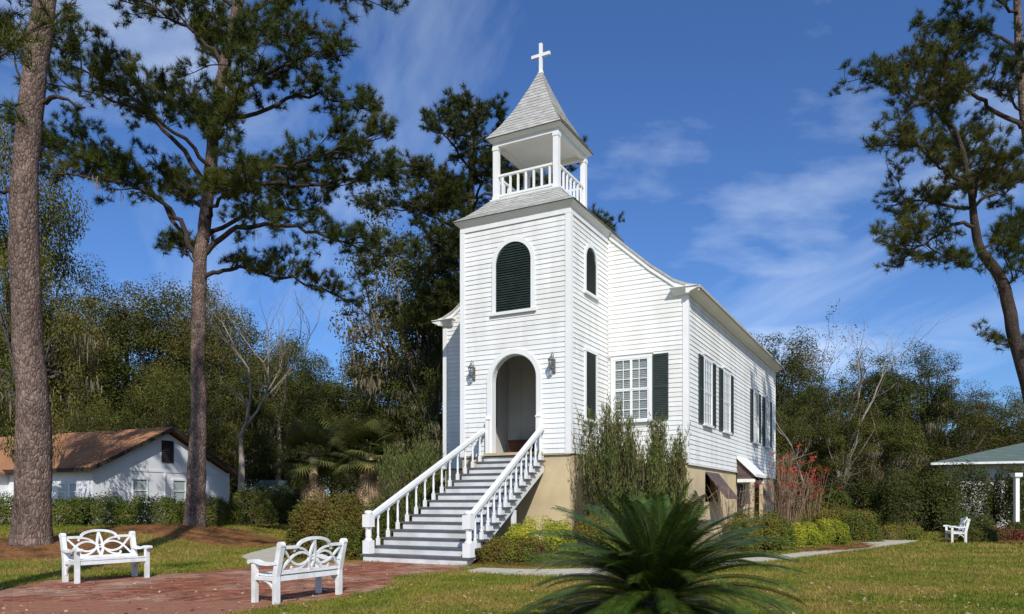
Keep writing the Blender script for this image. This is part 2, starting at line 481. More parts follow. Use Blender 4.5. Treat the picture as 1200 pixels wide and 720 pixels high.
def glass_mat():
    m = bpy.data.materials.new('window_glass')
    m.use_nodes = True
    n, l = m.node_tree.nodes, m.node_tree.links
    n.remove(n["Principled BSDF"])
    tr = n.new("ShaderNodeBsdfTransparent"); tr.inputs[0].default_value = (0.86, 0.9, 0.9, 1)
    gl = n.new("ShaderNodeBsdfGlossy"); gl.inputs["Roughness"].default_value = 0.02
    lw = n.new("ShaderNodeLayerWeight"); lw.inputs[0].default_value = 0.5
    pw = n.new("ShaderNodeMath"); pw.operation = 'POWER'; pw.inputs[1].default_value = 4.0
    l.new(lw.outputs["Facing"], pw.inputs[0])
    fr = n.new("ShaderNodeMath"); fr.operation = 'MULTIPLY_ADD'; fr.inputs[1].default_value = 0.8; fr.inputs[2].default_value = 0.05
    l.new(pw.outputs[0], fr.inputs[0])
    mx = n.new("ShaderNodeMixShader")
    l.new(fr.outputs[0], mx.inputs[0]); l.new(tr.outputs[0], mx.inputs[1]); l.new(gl.outputs[0], mx.inputs[2])
    l.new(mx.outputs[0], n["Material Output"].inputs["Surface"])
    return m
M['glass'] = glass_mat()

# ------------------------------------------------------------------ ground
def make_ground():
    xs = np.concatenate([[-700, -400, -220, -130, -85], np.arange(-60, 61, 1.0), [85, 130, 220, 400, 700]])
    ys = np.concatenate([[-300, -120, -50, -20], np.arange(-8, 90, 1.0), [110, 150, 220, 350, 600, 1000]])
    V = [(x, y, ground_z(x, y)) for y in ys for x in xs]
    nx = len(xs)
    F = [(j * nx + i, j * nx + i + 1, (j + 1) * nx + i + 1, (j + 1) * nx + i) for j in range(len(ys) - 1) for i in range(nx - 1)]
    me = mesh_np('ground', np.array(V), np.array(F), M['lawn'], True)
    o = link(bpy.data.objects.new('ground', me))
    tag(o, kind='structure')
make_ground()

def in_poly(x, y, poly):
    c = False
    n = len(poly)
    for i in range(n):
        x1, y1 = poly[i]; x2, y2 = poly[i - 1]
        if (y1 > y) != (y2 > y) and x < (x2 - x1) * (y - y1) / (y2 - y1) + x1:
            c = not c
    return c

def catmull(pts, k=6, closed=True):
    out = []
    n = len(pts)
    for i in range(n if closed else n - 1):
        p0, p1, p2, p3 = (Vector(pts[(i + d) % n]) if closed else Vector(pts[max(0, min(n - 1, i + d))]) for d in (-1, 0, 1, 2))
        for s in range(k):
            t = s / k
            out.append(0.5 * ((2 * p1) + (p2 - p0) * t + (2 * p0 - 5 * p1 + 4 * p2 - p3) * t * t + (3 * p1 - p0 - 3 * p2 + p3) * t ** 3))
    if not closed: out.append(Vector(pts[-1]))
    return out

PLAZA_PX = [(-60, 702), (0, 692), (60, 681), (120, 678), (177, 675), (233, 671), (262, 668.5), (310, 664), (360, 661), (424, 659),
            (480, 660), (545, 664), (556, 667), (520, 671), (468, 677), (462, 685), (445, 693), (400, 702), (330, 711), (282, 719)]
plaza_out = [g(*p) for p in PLAZA_PX] + [(-4.4, 10.0), (-6.5, 9.0), (-9.5, 9.2), (-11.0, 10.5)]
plaza_poly = [(p.x, p.y) for p in catmull(plaza_out, 5)]

def make_plaza():
    base = MB().prism(plaza_poly, 2, -0.05, 0.006).build('brick_plaza', M['brick_mortar'])
    tag(base, kind='structure')
    rot = math.radians(33)
    ca, sa = math.cos(rot), math.sin(rot)
    cells = []
    L, W, J = 0.215, 0.105, 0.008
    for j in range(-140, 140):
        for i in range(-70, 70):
            u = (i + (0.5 if j % 2 else 0)) * L; v = j * W
            x = -5.5 + u * ca - v * sa; y = 14.0 + u * sa + v * ca
            if not (8.5 < y < 21 and -12 < x < 0): continue
            if in_poly(x, y, plaza_poly):
                cells.append((x, y))
    # soldier edging follows the outline
    def brick_v(x, y, a, h, tilt):
        c, s = math.cos(a), math.sin(a)
        hw, hd = (L - J) / 2, (W - J) / 2
        tx, ty = tilt
        lo = [(-hw, -hd), (hw, -hd), (hw, hd), (-hw, hd)]
        b = 0.006
        hi = [(-hw + b, -hd + b), (hw - b, -hd + b), (hw - b, hd - b), (-hw + b, hd - b)]
        vs = [(x + p * c - q * s, y + p * s + q * c, 0.0) for p, q in lo]
        vs += [(x + p * c - q * s, y + p * s + q * c, h - 0.004 + p * tx + q * ty) for p, q in lo]
        vs += [(x + p * c - q * s, y + p * s + q * c, h + p * tx + q * ty) for p, q in hi]
        fs = []
        for k in range(4):
            k2 = (k + 1) % 4
            fs.append((k, k2, k2 + 4, k + 4)); fs.append((k + 4, k2 + 4, k2 + 8, k + 8))
        fs.append((8, 9, 10, 11))
        return vs, fs
    def inview(x, y):
        px = 600 + FPX * x / y; py = HOR + FPX * EYE / y
        return -5 < px < 1205 and py < 722
    vis = sorted([c for c in cells if inview(*c)], key=lambda c: c[1])
    near = set(vis[:285])
    # shared meshes for the single bricks
    protos = []
    for k in range(6):
        mb = MB()
        mb.add(*brick_v(0, 0, 0, 0.014 + 0.004 * random.random(), (random.uniform(-.02, .02), random.uniform(-.03, .03))))
        o = mb.build('brick', M['brick'], base)
        protos.append(o)
    used = [False] * 6
    rest = MB()
    for c in cells:
        if c in near:
            k = random.randrange(6)
            if used[k]:
                o = protos[k].copy(); COL.objects.link(o)
            else:
                o = protos[k]; used[k] = True
            o.location = (c[0], c[1], 0); o.rotation_euler = (0, 0, rot + random.uniform(-.02, .02))
        else:
            rest.add(*brick_v(c[0], c[1], rot + random.uniform(-.02, .02), 0.014 + 0.005 * random.random(), (random.uniform(-.02, .02), random.uniform(-.03, .03))))
    r = rest.build('paving_bricks', M['brick'], base)
    tag(r, kind='stuff')
make_plaza()

def sheet(name, pts, m, z0=-0.05, z1=0.012, k=5, smooth=True):
    poly = [(p.x, p.y) for p in catmull(pts, k)] if smooth else pts
    o = MB().prism(poly, 2, z0, z1).build(name, m)
    return tag(o, kind='structure')

walk_pts = [g(548, 671), g(620, 675), g(700, 675), g(800, 668), g(915, 657.5), g(1000, 646.5), g(1060, 638.5), g(1078, 634.5), g(1062, 631.5),
            g(1050, 627.5), g(1056, 623), g(1048, 620), g(1020, 624), g(1026, 629), g(1010, 635), g(975, 641.5), g(915, 650.5), g(800, 660), g(700, 666), g(620, 667.5), g(560, 666)]
walk_poly = [(p.x, p.y) for p in catmull(walk_pts, 5)]
sheet('concrete_walk', walk_pts, M['concrete'])
side_pts = [g(290, 659), g(281, 652), g(305, 645), g(327, 640), g(338, 641), g(336, 650), g(333, 661), g(310, 664.0)]
side_poly = [(p.x, p.y) for p in catmull(side_pts, 4)]
sheet('concrete_path', side_pts, M['concrete'], z1=0.010, k=4)

def mulch_bed(name, cx, cy, rx, ry, h, rot=0.0):
    V = []; F = []
    nr, na = 10, 48
    c, s = math.cos(rot), math.sin(rot)
    for i in range(nr + 1):
        t = i / nr
        for k in range(na):
            a = 2 * math.pi * k / na
            wob = 1 + 0.12 * mnoise.noise((math.cos(a) * 1.7 + cx, math.sin(a) * 1.7, 0.3))
            u, v = rx * t * wob * math.cos(a), ry * t * wob * math.sin(a)
            x, y = cx + u * c - v * s, cy + u * s + v * c
            z = ground_z(x, y) + h * (1 - t * t) ** 1.2 + 0.03 * mnoise.noise((x * 2, y * 2, 1)) * (1 - t) - (0.03 if i == nr else -0.006)
            V.append((x, y, z))
    for i in range(nr):
        for k in range(na):
            k2 = (k + 1) % na
            F.append((i * na + k, i * na + k2, (i + 1) * na + k2, (i + 1) * na + k))
    me = mesh_np(name, np.array(V), np.array(F), M['mulch'], True)
    o = link(bpy.data.objects.new(name, me))
    # loose straw over the bed
    n = int(900 * rx * ry / 4)
    r = np.sqrt(RS.uniform(0, 1.0, n)); a = RS.uniform(0, 2 * np.pi, n)
    u, v = r * rx * np.cos(a), r * ry * np.sin(a)
    x, y = cx + u * c - v * s, cy + u * s + v * c
    z = np.array([ground_z(p, q) for p, q in zip(x, y)]) + h * np.maximum(1 - r * r, 0) ** 1.2 + 0.012
    D = unit(np.stack([RS.normal(size=n), RS.normal(size=n), RS.uniform(0, 0.35, n)], 1))
    V, F = needle_tris(np.stack([x, y, z], 1), D, 0.28, 0.012)
    st = link(bpy.data.objects.new('pine_straw', mesh_np('pine_straw', V, F, M['mulch'])), o)
    tag(st, kind='stuff')
    return tag(o, kind='structure')
mulch_bed('mulch_bed', -13.9, 22.2, 3.0, 2.6, 0.10)
mulch_bed('mulch_bed', -12.4, 29.6, 4.6, 3.2, 0.22)
mulch_bed('mulch_bed', 10.6, 27.6, 4.6, 1.9, 0.05, 0.75)
mulch_bed('mulch_bed', 0.2, 20.3, 1.9, 1.5, 0.04)
mulch_bed('mulch_bed', 23.5, 32.0, 6.0, 1.7, 0.06, 0.15)

# ------------------------------------------------------------------ grass
def make_grass():
    n = 230000
    inv = RS.uniform(1 / 42.0, 1 / 10.3, n)
    y = 1.0 / inv
    x = RS.uniform(-0.72, 0.72, n) * y
    px = np.column_stack([x, y])
    keep = np.ones(n, bool)
    def pip(poly):
        c = np.zeros(n, bool)
        m_ = len(poly)
        for i in range(m_):
            x1, y1 = poly[i]; x2, y2 = poly[i - 1]
            if y1 == y2: continue
            k = ((y1 > y) != (y2 > y)) & (x < (x2 - x1) * (y - y1) / (y2 - y1) + x1)
            c ^= k
        return c
    for p in (plaza_poly, walk_poly, side_poly):
        keep &= ~pip(p)
    # no blades under the church
    cx, cy = 0.059, 25.27
    u = (x - cx) * 0.88 - (y - cy) * 0.475; v = (x - cx) * 0.475 + (y - cy) * 0.88
    keep &= ~((np.abs(u) < 5) & (v > 3.2) & (v < 21)) & ~((np.abs(u) < 2.1) & (v > -6) & (v < 4))
    for (mx_, my_, ra) in ((-13.9, 22.2, 2.6), (-12.4, 29.6, 3.6), (0.2, 20.3, 1.5)):
        keep &= (x - mx_) ** 2 + (y - my_) ** 2 > ra * ra
    x, y = x[keep], y[keep]
    z = np.array([ground_z(a, b) for a, b in zip(x, y)])
    P = np.stack([x, y, z], 1)
    D = unit(np.stack([RS.normal(size=len(x)) * 0.6, RS.normal(size=len(x)) * 0.6, np.ones(len(x))], 1))
    V, F = needle_tris(P, D, 0.06, 0.012)
    w = np.repeat(np.clip(y / 14.0, 1, 2.2), 3)[:, None]
    V = np.repeat(P, 3, 0) + (V - np.repeat(P, 3, 0)) * w
    E = []
    for poly in (plaza_poly, walk_poly, side_poly):
        for (ax, ay), (bx, by) in zip(poly, poly[1:] + poly[:1]):
            L_ = math.hypot(bx - ax, by - ay)
            if min(ay, by) < 10: continue
            for _ in range(int(L_ * 130)):
                t = random.random()
                E.append((ax + (bx - ax) * t + random.gauss(0, .035), ay + (by - ay) * t + random.gauss(0, .035), 0.0))
    # coarser tufts and weeds here and there
    for _ in range(420):
        iy = 1 / random.uniform(1 / 34, 1 / 10.3); ix = random.uniform(-.7, .7) * iy
        if any(in_poly(ix, iy, p) for p in (plaza_poly, walk_poly, side_poly)): continue
        for _ in range(26): E.append((ix + random.gauss(0, .05), iy + random.gauss(0, .05), ground_z(ix, iy)))
    E = np.array(E)
    D2 = unit(np.stack([RS.normal(size=len(E)) * 0.7, RS.normal(size=len(E)) * 0.7, np.ones(len(E))], 1))
    V2, F2 = needle_tris(E, D2, 0.095, 0.014)
    F = np.concatenate([F, F2 + len(V)]); V = np.concatenate([V, V2])
    o = link(bpy.data.objects.new('grass', mesh_np('grass', V, F, M['blade'])))
    tag(o, 'short olive lawn grass with dry straw coloured patches', 'grass', kind='stuff')
    # scattered fallen leaves
    k = 1500
    inv = RS.uniform(1 / 36.0, 1 / 10.3, k); yy = 1 / inv; xx = RS.uniform(-0.7, 0.7, k) * yy
    zz_ = np.array([ground_z(a, b) + 0.03 for a, b in zip(xx, yy)])
    N = unit(np.stack([RS.normal(size=k) * .3, RS.normal(size=k) * .3, np.ones(k)], 1))
    V, F = leaf_quads(np.stack([xx, yy, zz_], 1), N, np.full(k, 0.07))
    o = link(bpy.data.objects.new('fallen_leaves', mesh_np('fallen_leaves', V, F, M['thatch'])))
    tag(o, 'small dry brown leaves scattered over the lawn', 'leaves', kind='stuff')
make_grass()

# ------------------------------------------------------------------ church
CH_LOC = (0.059, 25.27, 0.0)
CH_RZ = math.atan2(-0.475, 0.88)
church = empty('church', CH_LOC, CH_RZ)
tag(church, 'white clapboard church on a tan base with open belfry, cross and wide front steps', 'church')

TW, TD = 2.045, 3.3            # tower half width, tower depth in front of the nave
NW, NY0, NY1 = 4.945, 3.3, 20.7
ZB, ZBN = 3.2, 2.97            # underside of the siding on tower and nave
W_front = lambda x, d, z: (x, -d, z)
W_tright = lambda x, d, z: (TW + d, x, z)
W_tleft = lambda x, d, z: (-TW - d, x, z)
W_nfront = lambda x, d, z: (x, NY0 - d, z)
W_nright = lambda x, d, z: (NW + d, x, z)

def rake(u):
    """height of the roof underside over the distance from the ridge"""
    u = abs(u)
    pts = [(0, 13.05), (2.36, 11.0), (3.65, 9.84), (4.5, 9.19), (4.95, 8.99), (5.4, 8.86)]
    for (a, za_), (b, zb_) in zip(pts, pts[1:]):
        if u <= b: return za_ + (zb_ - za_) * (u - a) / (b - a)
    return pts[-1][1]

class Opening:
    def __init__(s, cx, hw, z0, z1, arch=False, cover=0.07):
        s.cx, s.hw, s.z0, s.z1, s.arch, s.cover = cx, hw, z0, z1, arch, cover
        s.spring = z1 - hw if arch else z1
    def half(s, z):
        if not s.arch or z <= s.spring: return s.hw + s.cover
        R = s.hw + s.cover
        return math.sqrt(max(0.0, R * R - (z - s.spring) ** 2))
    def top(s): return s.z1 + s.cover

def clapboards(part, T, xa, xb, z0, z1, pitch, openings=(), m=None):
    """one wedge-shaped board per row and gap; xa, xb give the ends as functions of z"""
    m = m or M['paint']
    rows = int(round((z1 - z0) / pitch))
    pitch = (z1 - z0) / rows
    for r in range(rows):
        zb_, zt = z0 + r * pitch, z0 + (r + 1) * pitch + 0.006
        segs = [((xa(zb_), xa(zt)), (xb(zb_), xb(zt)))]
        zm = (zb_ + zt) / 2
        for o in openings:
            if zm < o.z0 - 0.04 or zb_ > o.top() - 0.03: continue
            hb, ht = o.half(zb_), o.half(min(zt, o.top()))
            new = []
            for (l, rr) in segs:
                if rr[0] <= o.cx - hb or l[0] >= o.cx + hb: new.append((l, rr)); continue
                if o.cx - hb - l[0] > 0.03: new.append((l, (o.cx - hb, o.cx - ht)))
                if rr[0] - (o.cx + hb) > 0.03: new.append(((o.cx + hb, o.cx + ht), rr))
            segs = new
        for (l, rr) in segs:
            if rr[0] - l[0] < 0.03: continue
            rt = max(rr[1], l[1] + 0.004)
            j = random.uniform(-0.002, 0.003)
            mb = MB(T)
            mb.add([(l[0], 0.0, zb_), (rr[0], 0.0, zb_), (rr[0], 0.028 + j, zb_), (l[0], 0.028 + j, zb_),
                    (l[1], 0.0, zt), (rt, 0.0, zt), (rt, 0.008, zt), (l[1], 0.008, zt)],
                   [(0, 1, 2, 3), (4, 7, 6, 5), (3, 2, 6, 7), (0, 4, 5, 1), (0, 3, 7, 4), (1, 5, 6, 2)])
            mb.build('clapboard', m, part)

def arch_pts(cx, r, spring, n=20):
    return [(cx - r * math.cos(math.pi * k / n), spring + r * math.sin(math.pi * k / n)) for k in range(n + 1)]

def arch_band(mb, cx, r0, r1, zbot, spring, d0, d1):
    a = [(cx - r0, zbot)] + arch_pts(cx, r0, spring) + [(cx + r0, zbot)]
    b = [(cx - r1, zbot)] + arch_pts(cx, r1, spring) + [(cx + r1, zbot)]
    n = len(a)
    vs = [(p[0], d0, p[1]) for p in a] + [(p[0], d0, p[1]) for p in b] + [(p[0], d1, p[1]) for p in a] + [(p[0], d1, p[1]) for p in b]
    fs = []
    for i in range(n - 1):
        fs += [(2 * n + i, 2 * n + i + 1, 3 * n + i + 1, 3 * n + i), (i, i + 1, 2 * n + i + 1, 2 * n + i), (n + i, 3 * n + i, 3 * n + i + 1, n + i + 1), (i, n + i, n + i + 1, i + 1)]
    fs += [(0, 2 * n, 3 * n, n), (n - 1, 2 * n - 1, 4 * n - 1, 3 * n - 1)]
    mb.add(vs, fs)

def slat(mb, x0, x1, z, pitch, d, thick=0.012):
    """one tilted louver slat"""
    mb.add([(x0, d, z + pitch * 0.95), (x1, d, z + pitch * 0.95), (x1, d + 0.045, z), (x0, d + 0.045, z),
            (x0, d, z + pitch * 0.95 + thick), (x1, d, z + pitch * 0.95 + thick), (x1, d + 0.045, z + thick), (x0, d + 0.045, z + thick)],
           [(0, 1, 2, 3), (4, 7, 6, 5), (3, 2, 6, 7), (0, 4, 5, 1), (0, 3, 7, 4), (1, 5, 6, 2)])

def louver_window(T, cx, hw, z0, z1, arch, fw=0.15, pitch=0.082, label=None):
    spring = z1 - hw if arch else z1
    mb = MB(T)
    back = ([(cx - hw, z0)] + arch_pts(cx, hw, spring) + [(cx + hw, z0)]) if arch else [(cx - hw, z0), (cx - hw, z1), (cx + hw, z1), (cx + hw, z0)]
    n = len(back)
    mb.add([(p[0], 0.006, p[1]) for p in back], [tuple(range(n))])
    w = mb.build('louver_window', M['louver'], church)
    if label: w['label'] = label
    mb = MB(T)
    if arch:
        arch_band(mb, cx, hw, hw + fw, z0, spring, 0.0, 0.062)
    else:
        mb.box(cx - hw - fw, cx - hw, 0, 0.062, z0, z1)
        mb.box(cx + hw, cx + hw + fw, 0, 0.062, z0, z1)
        mb.box(cx - hw - fw - 0.03, cx + hw + fw + 0.03, 0, 0.075, z1, z1 + fw)
    mb.build('casing', M['trim'], w)
    MB(T).box(cx - hw - fw - 0.05, cx + hw + fw + 0.05, 0, 0.11, z0 - 0.10, z0 - 0.002).build('sill', M['trim'], w)
    z = z0 + 0.01
    while z < z1 - 0.03:
        zt = z + pitch
        h = hw - 0.004
        if arch and zt > spring: h = math.sqrt(max(0.0, hw * hw - (zt - spring) ** 2)) - 0.004
        if h > 0.05:
            mb = MB(T); slat(mb, cx - h, cx + h, z, pitch, 0.008)
            mb.build('slat', M['louver'], w)
        z += pitch
    return w

def shutter(T, x0, x1, z0, z1):
    mb = MB(T)
    st = 0.055
    zm = (z0 + z1) / 2 - 0.05
    mb.box(x0, x0 + st, 0.036, 0.075, z0, z1).box(x1 - st, x1, 0.036, 0.075, z0, z1)
    for a, b in ((z0, z0 + 0.09), (zm, zm + 0.08), (z1 - 0.08, z1)):
        mb.box(x0 + st, x1 - st, 0.038, 0.072, a, b)
    s = mb.build('shutter', M['shutter'], church)
    mb = MB(T)
    for a, b in ((z0 + 0.09, zm), (zm + 0.08, z1 - 0.08)):
        n = int((b - a) / 0.06)
        p = (b - a) / n
        for k in range(n):
            mb.add([(x0 + st, 0.038, a + (k + 1) * p), (x1 - st, 0.038, a + (k + 1) * p), (x1 - st, 0.066, a + k * p), (x0 + st, 0.066, a + k * p)], [(0, 1, 2, 3)])
    o = mb.build('louver_slats', M['shutter'], s); o['kind'] = 'stuff'
    return s

def sash_window(T, cx, hw, z0, z1, cols, rows, mull=False, fw=0.13, hood=True):
    """double hung window: casing, sill, two sashes of glazing bars, panes, blind behind"""
    mb = MB(T)
    mb.add([(cx - hw, 0.004, z0), (cx + hw, 0.004, z0), (cx + hw, 0.004, z1), (cx - hw, 0.004, z1)], [(0, 1, 2, 3)])
    w = mb.build('window', M['dark'], church)
    mb = MB(T)
    mb.box(cx - hw - fw, cx - hw, 0, 0.085, z0, z1).box(cx + hw, cx + hw + fw, 0, 0.085, z0, z1)
    mb.box(cx - hw - fw, cx + hw + fw, 0, 0.09, z1, z1 + 0.14)
    mb.box(cx - hw - fw - 0.04, cx + hw + fw + 0.04, 0, 0.125, z1 + 0.14, z1 + 0.18)
    mb.build('casing', M['trim'], w)
    MB(T).box(cx - hw - fw - 0.04, cx + hw + fw + 0.04, 0, 0.14, z0 - 0.08, z0 - 0.002).build('sill', M['trim'], w)
    zm = (z0 + z1) / 2
    bl = MB(T)
    z = z0
    while z < z1 - 0.02:
        bl.add([(cx - hw, 0.034, z + 0.058), (cx + hw, 0.034, z + 0.058), (cx + hw, 0.020, z + 0.014), (cx - hw, 0.020, z + 0.014)], [(0, 1, 2, 3)])
        z += 0.062
    b = bl.build('blind', M['blind'], w); b['kind'] = 'stuff'
    for (a, c, d) in ((z0, zm, 0.040), (zm, z1, 0.050)):
        mb = MB(T)
        R = 0.045
        mb.box(cx - hw, cx - hw + R, d, d + 0.03, a, c).box(cx + hw - R, cx + hw, d, d + 0.03, a, c)
        mb.box(cx - hw + R, cx + hw - R, d, d + 0.03, a, a + R).box(cx - hw + R, cx + hw - R, d, d + 0.03, c - R, c)
        xs = [cx - hw + R + (2 * hw - 2 * R) * i / cols for i in range(cols + 1)]
        zs = [a + R + (c - a - 2 * R) * i / rows for i in range(rows + 1)]
        for i, x in enumerate(xs[1:-1], 1):
            t = 0.045 if (mull and i * 2 == cols) else 0.012
            mb.box(x - t, x + t, d + 0.004, d + 0.027, a + R, c - R)
        for zq in zs[1:-1]:
            mb.box(cx - hw + R, cx + hw - R, d + 0.006, d + 0.025, zq - 0.012, zq + 0.012)
        mb.build('sash', M['trim'], w)
        for i in range(cols):
            for j in range(rows):
                MB(T).add([(xs[i], d + 0.012, zs[j]), (xs[i + 1], d + 0.012, zs[j]), (xs[i + 1], d + 0.012, zs[j + 1]), (xs[i], d + 0.012, zs[j + 1])], [(0, 1, 2, 3)]).build('pane', M['glass'], w)
    return w

def make_church():
    cst = lambda v: (lambda z: v)
    # ---- tower walls
    door = Opening(0.02, 0.85, ZB, 6.57, True, 0.08)
    arch_w = Opening(0.0, 0.66, 8.01, 10.30, True, 0.08)
    outer = [(-TW, ZB), (door.cx - door.hw, ZB)] + arch_pts(door.cx, door.hw, door.spring) + [(door.cx + door.hw, ZB), (TW, ZB), (TW, 11.05), (-TW, 11.05)]
    fw = MB().prism(outer, 1, 0.0, 0.16).build('tower_front_wall', M['paint'], church)
    cb = 0.15
    clapboards(fw, W_front, cst(-TW + cb), cst(TW - cb), ZB + 0.02, 10.88, 0.163, (door, arch_w))
    MB(W_front).box(-TW - 0.04, -TW + cb, 0.0, 0.045, ZB, 10.90).build('corner_board', M['trim'], fw)
    MB(W_front).box(TW - cb, TW + 0.042, 0.0, 0.045, ZB, 10.90).build('corner_board', M['trim'], fw)
    MB(W_front).box(-TW - 0.038, TW + 0.04, 0.0, 0.05, 10.902, 11.05).build('frieze_board', M['trim'], fw)
    sw = MB().box(TW - 0.16, TW, 0.162, TD, ZB, 11.05).box(TW - 0.16, TW, 0.162, 4.09, 10.2, 11.05).build('tower_side_wall', M['paint'], church)
    small = Opening(1.66, 0.44, 8.70, 10.26, True, 0.06)
    low = Opening(1.66, 0.43, 4.44, 6.69, False, 0.06)
    clapboards(sw, W_tright, cst(cb), cst(TD - 0.01), ZB + 0.02, 10.88, 0.163, (small, low))
    MB(W_tright).box(-0.043, cb - 0.002, 0.0, 0.044, ZB + 0.001, 10.899).build('corner_board', M['trim'], sw)
    MB(W_tright).box(-0.03, TD - 0.005, 0.0, 0.05, 10.901, 11.049).build('frieze_board', M['trim'], sw)
    lw = MB().box(-TW, -TW + 0.16, 0.162, TD, ZB, 11.05).build('tower_side_wall', M['paint'], church)
    clapboards(lw, W_tleft, cst(0.0), cst(TD - 0.01), ZB + 0.02, 10.88, 0.163)
    MB(W_tleft).box(-0.02, TD - 0.005, 0.0, 0.05, 10.901, 11.049).build('frieze_board', M['trim'], lw)
    # ---- louvers and doorway
    louver_window(W_front, 0.0, 0.66, 8.01, 10.30, True)
    louver_window(W_tright, 1.66, 0.44, 8.70, 10.26, True, 0.12)
    louver_window(W_tright, 1.66, 0.43, 4.44, 6.69, False, 0.12)
    mb = MB(W_front); arch_band(mb, door.cx, door.hw, door.hw + 0.17, ZB + 0.09, door.spring, -0.02, 0.07)
    mb.build('door_casing', M['trim'], church)
    mb = MB(W_front); arch_band(mb, door.cx, door.hw - 0.02, door.hw - 0.001, ZB + 0.09, door.spring, -0.22, 0.05)
    mb.build('door_jamb', M['trim'], church)
    MB().box(-1.06, 1.10, -0.20, 0.0, ZB - 0.004, ZB + 0.085).box(-0.83, 0.87, 0.0, 0.3, ZB - 0.004, ZB + 0.085).build('threshold', M['sill_tan'], church)
    MB(W_front).box(-TW - 0.03, TW + 0.03, 0.0, 0.05, ZB - 0.03, ZB - 0.006).build('drip_board', M['sill_tan'], church)
    # ---- vestibule behind the doorway
    v = MB()
    v.box(-1.86, 1.86, 0.165, 3.0, ZB - 0.1, ZB + 0.07)
    v.box(-1.86, 1.86, 3.0, 3.1, ZB + 0.07, 7.2)
    v.box(-1.88, -1.86, 0.165, 3.1, ZB + 0.07, 7.2).box(1.86, 1.88, 0.165, 3.1, ZB + 0.07, 7.2)
    v.box(-1.86, 1.86, 0.165, 3.0, 7.2, 7.3)
    vb = v.build('vestibule', M['interior'], church)
    MB().box(-1.855, -1.82, 1.2, 2.1, 4.4, 6.75).build('inner_shutter', M['louver'], vb)
    mb = MB()
    for k in range(7):
        mb.box(-1.84 + k * 0.52, -1.80 + k * 0.52, 2.985, 3.0, ZB + 0.1, 7.2)
    mb.build('wall_batten', M['interior'], vb)
    # ---- cornice, skirt roof
    mb = MB()
    prof = [(2.075, 11.052), (2.10, 11.10), (2.20, 11.20), (2.24, 11.245), (2.24, 11.275)]
    cy = TW
    ring = [[(-h, cy - h, z), (h, cy - h, z), (h, cy + h, z), (-h, cy + h, z)] for h, z in prof]
    vs = [p for r in ring for p in r]; fs = []
    for i in range(len(prof) - 1):
        for k in range(4):
            k2 = (k + 1) % 4
            fs.append((i * 4 + k, i * 4 + k2, i * 4 + 4 + k2, i * 4 + 4 + k))
    fs.append((0, 1, 2, 3)); e = (len(prof) - 1) * 4; fs.append((e, e + 1, e + 2, e + 3))
    mb.add(vs, fs).build('tower_cornice', M['trim'], church)
    def hip(name, prof, step, lip):
        """four sided roof of overlapping shingle courses along a half-width/height profile"""
        L = 0; pts = [prof[0]]
        out = []
        for (a, za_), (b, zb_) in zip(prof, prof[1:]):
            n = max(1, int(round(math.hypot(a - b, za_ - zb_) / step)))
            for k in range(n):
                out.append(((a + (b - a) * k / n, za_ + (zb_ - za_) * k / n), (a + (b - a) * (k + 1) / n, za_ + (zb_ - za_) * (k + 1) / n)))
        mb = MB()
        for (h0, z0), (h1, z1) in out:
            h0 += lip
            for s in range(4):
                c, q = [(1, 0), (0, 1), (-1, 0), (0, -1)][s]
                R = lambda x, y, z: (x * c - y * q, cy + x * q + y * c, z)
                # shingles of the course
                x = -h0
                first = True
                while x < h0 - 1e-3:
                    w = random.uniform(0.16, 0.30)
                    x2 = min(h0, x + w)
                    if h0 - x2 < 0.06: x2 = h0
                    f0, f1 = x / h0 * h1, x2 / h0 * h1
                    j = random.uniform(0, 0.006)
                    mb.add([R(x, -h0 - j, z0), R(x2, -h0 - j, z0), R(f1, -h1, z1), R(f0, -h1, z1), R(x, -h0 + 0.03, z0), R(x2, -h0 + 0.03, z0)],
                           [(0, 1, 2, 3), (0, 4, 5, 1)])
                    x = x2
        o = mb.build(name, M['shingle'], church)
        return o
    hip('skirt_roof', [(2.28, 11.28), (1.95, 11.52), (1.62, 11.83), (1.32, 12.17)], 0.13, 0.012)
    # ---- belfry
    B = 1.16
    bf = MB().box(-1.33, 1.33, cy - 1.33, cy + 1.33, 12.1, 12.2).build('belfry', M['trim'], church)
    MB().box(-1.30, 1.30, cy - 1.30, cy + 1.30, 14.19, 14.25).build('ceiling', M['trim'], bf)
    mb = MB()
    for s in (-1, 1):
        mb.box(-1.27, 1.27, cy + s * B - 0.09, cy + s * B + 0.09, 14.05, 14.19)
        mb.box(s * B - 0.088, s * B + 0.088, cy - B + 0.09, cy + B - 0.09, 14.052, 14.189)
    mb.build('beam', M['trim'], bf)
    mb = MB()
    pr = [(1.30, 14.19), (1.36, 14.25), (1.40, 14.29), (1.40, 14.315)]
    vs = []; fs = []
    for h, z in pr: vs += [(-h, cy - h, z), (h, cy - h, z), (h, cy + h, z), (-h, cy + h, z)]
    for i in range(len(pr) - 1):
        for k in range(4):
            k2 = (k + 1) % 4
            fs.append((i * 4 + k, i * 4 + k2, i * 4 + 4 + k2, i * 4 + 4 + k))
    fs.append((12, 13, 14, 15))
    mb.add(vs, fs).build('eave', M['trim'], bf)
    for sx in (-1, 1):
        for sy in (-1, 1):
            x, y = sx * B, cy + sy * B
            mb = MB().box(x - 0.095, x + 0.095, y - 0.095, y + 0.095, 12.2, 14.05)
            mb.box(x - 0.115, x + 0.115, y - 0.115, y + 0.115, 12.2, 12.32).box(x - 0.112, x + 0.112, y - 0.112, y + 0.112, 13.93, 14.048)
            mb.build('post', M['trim'], bf)
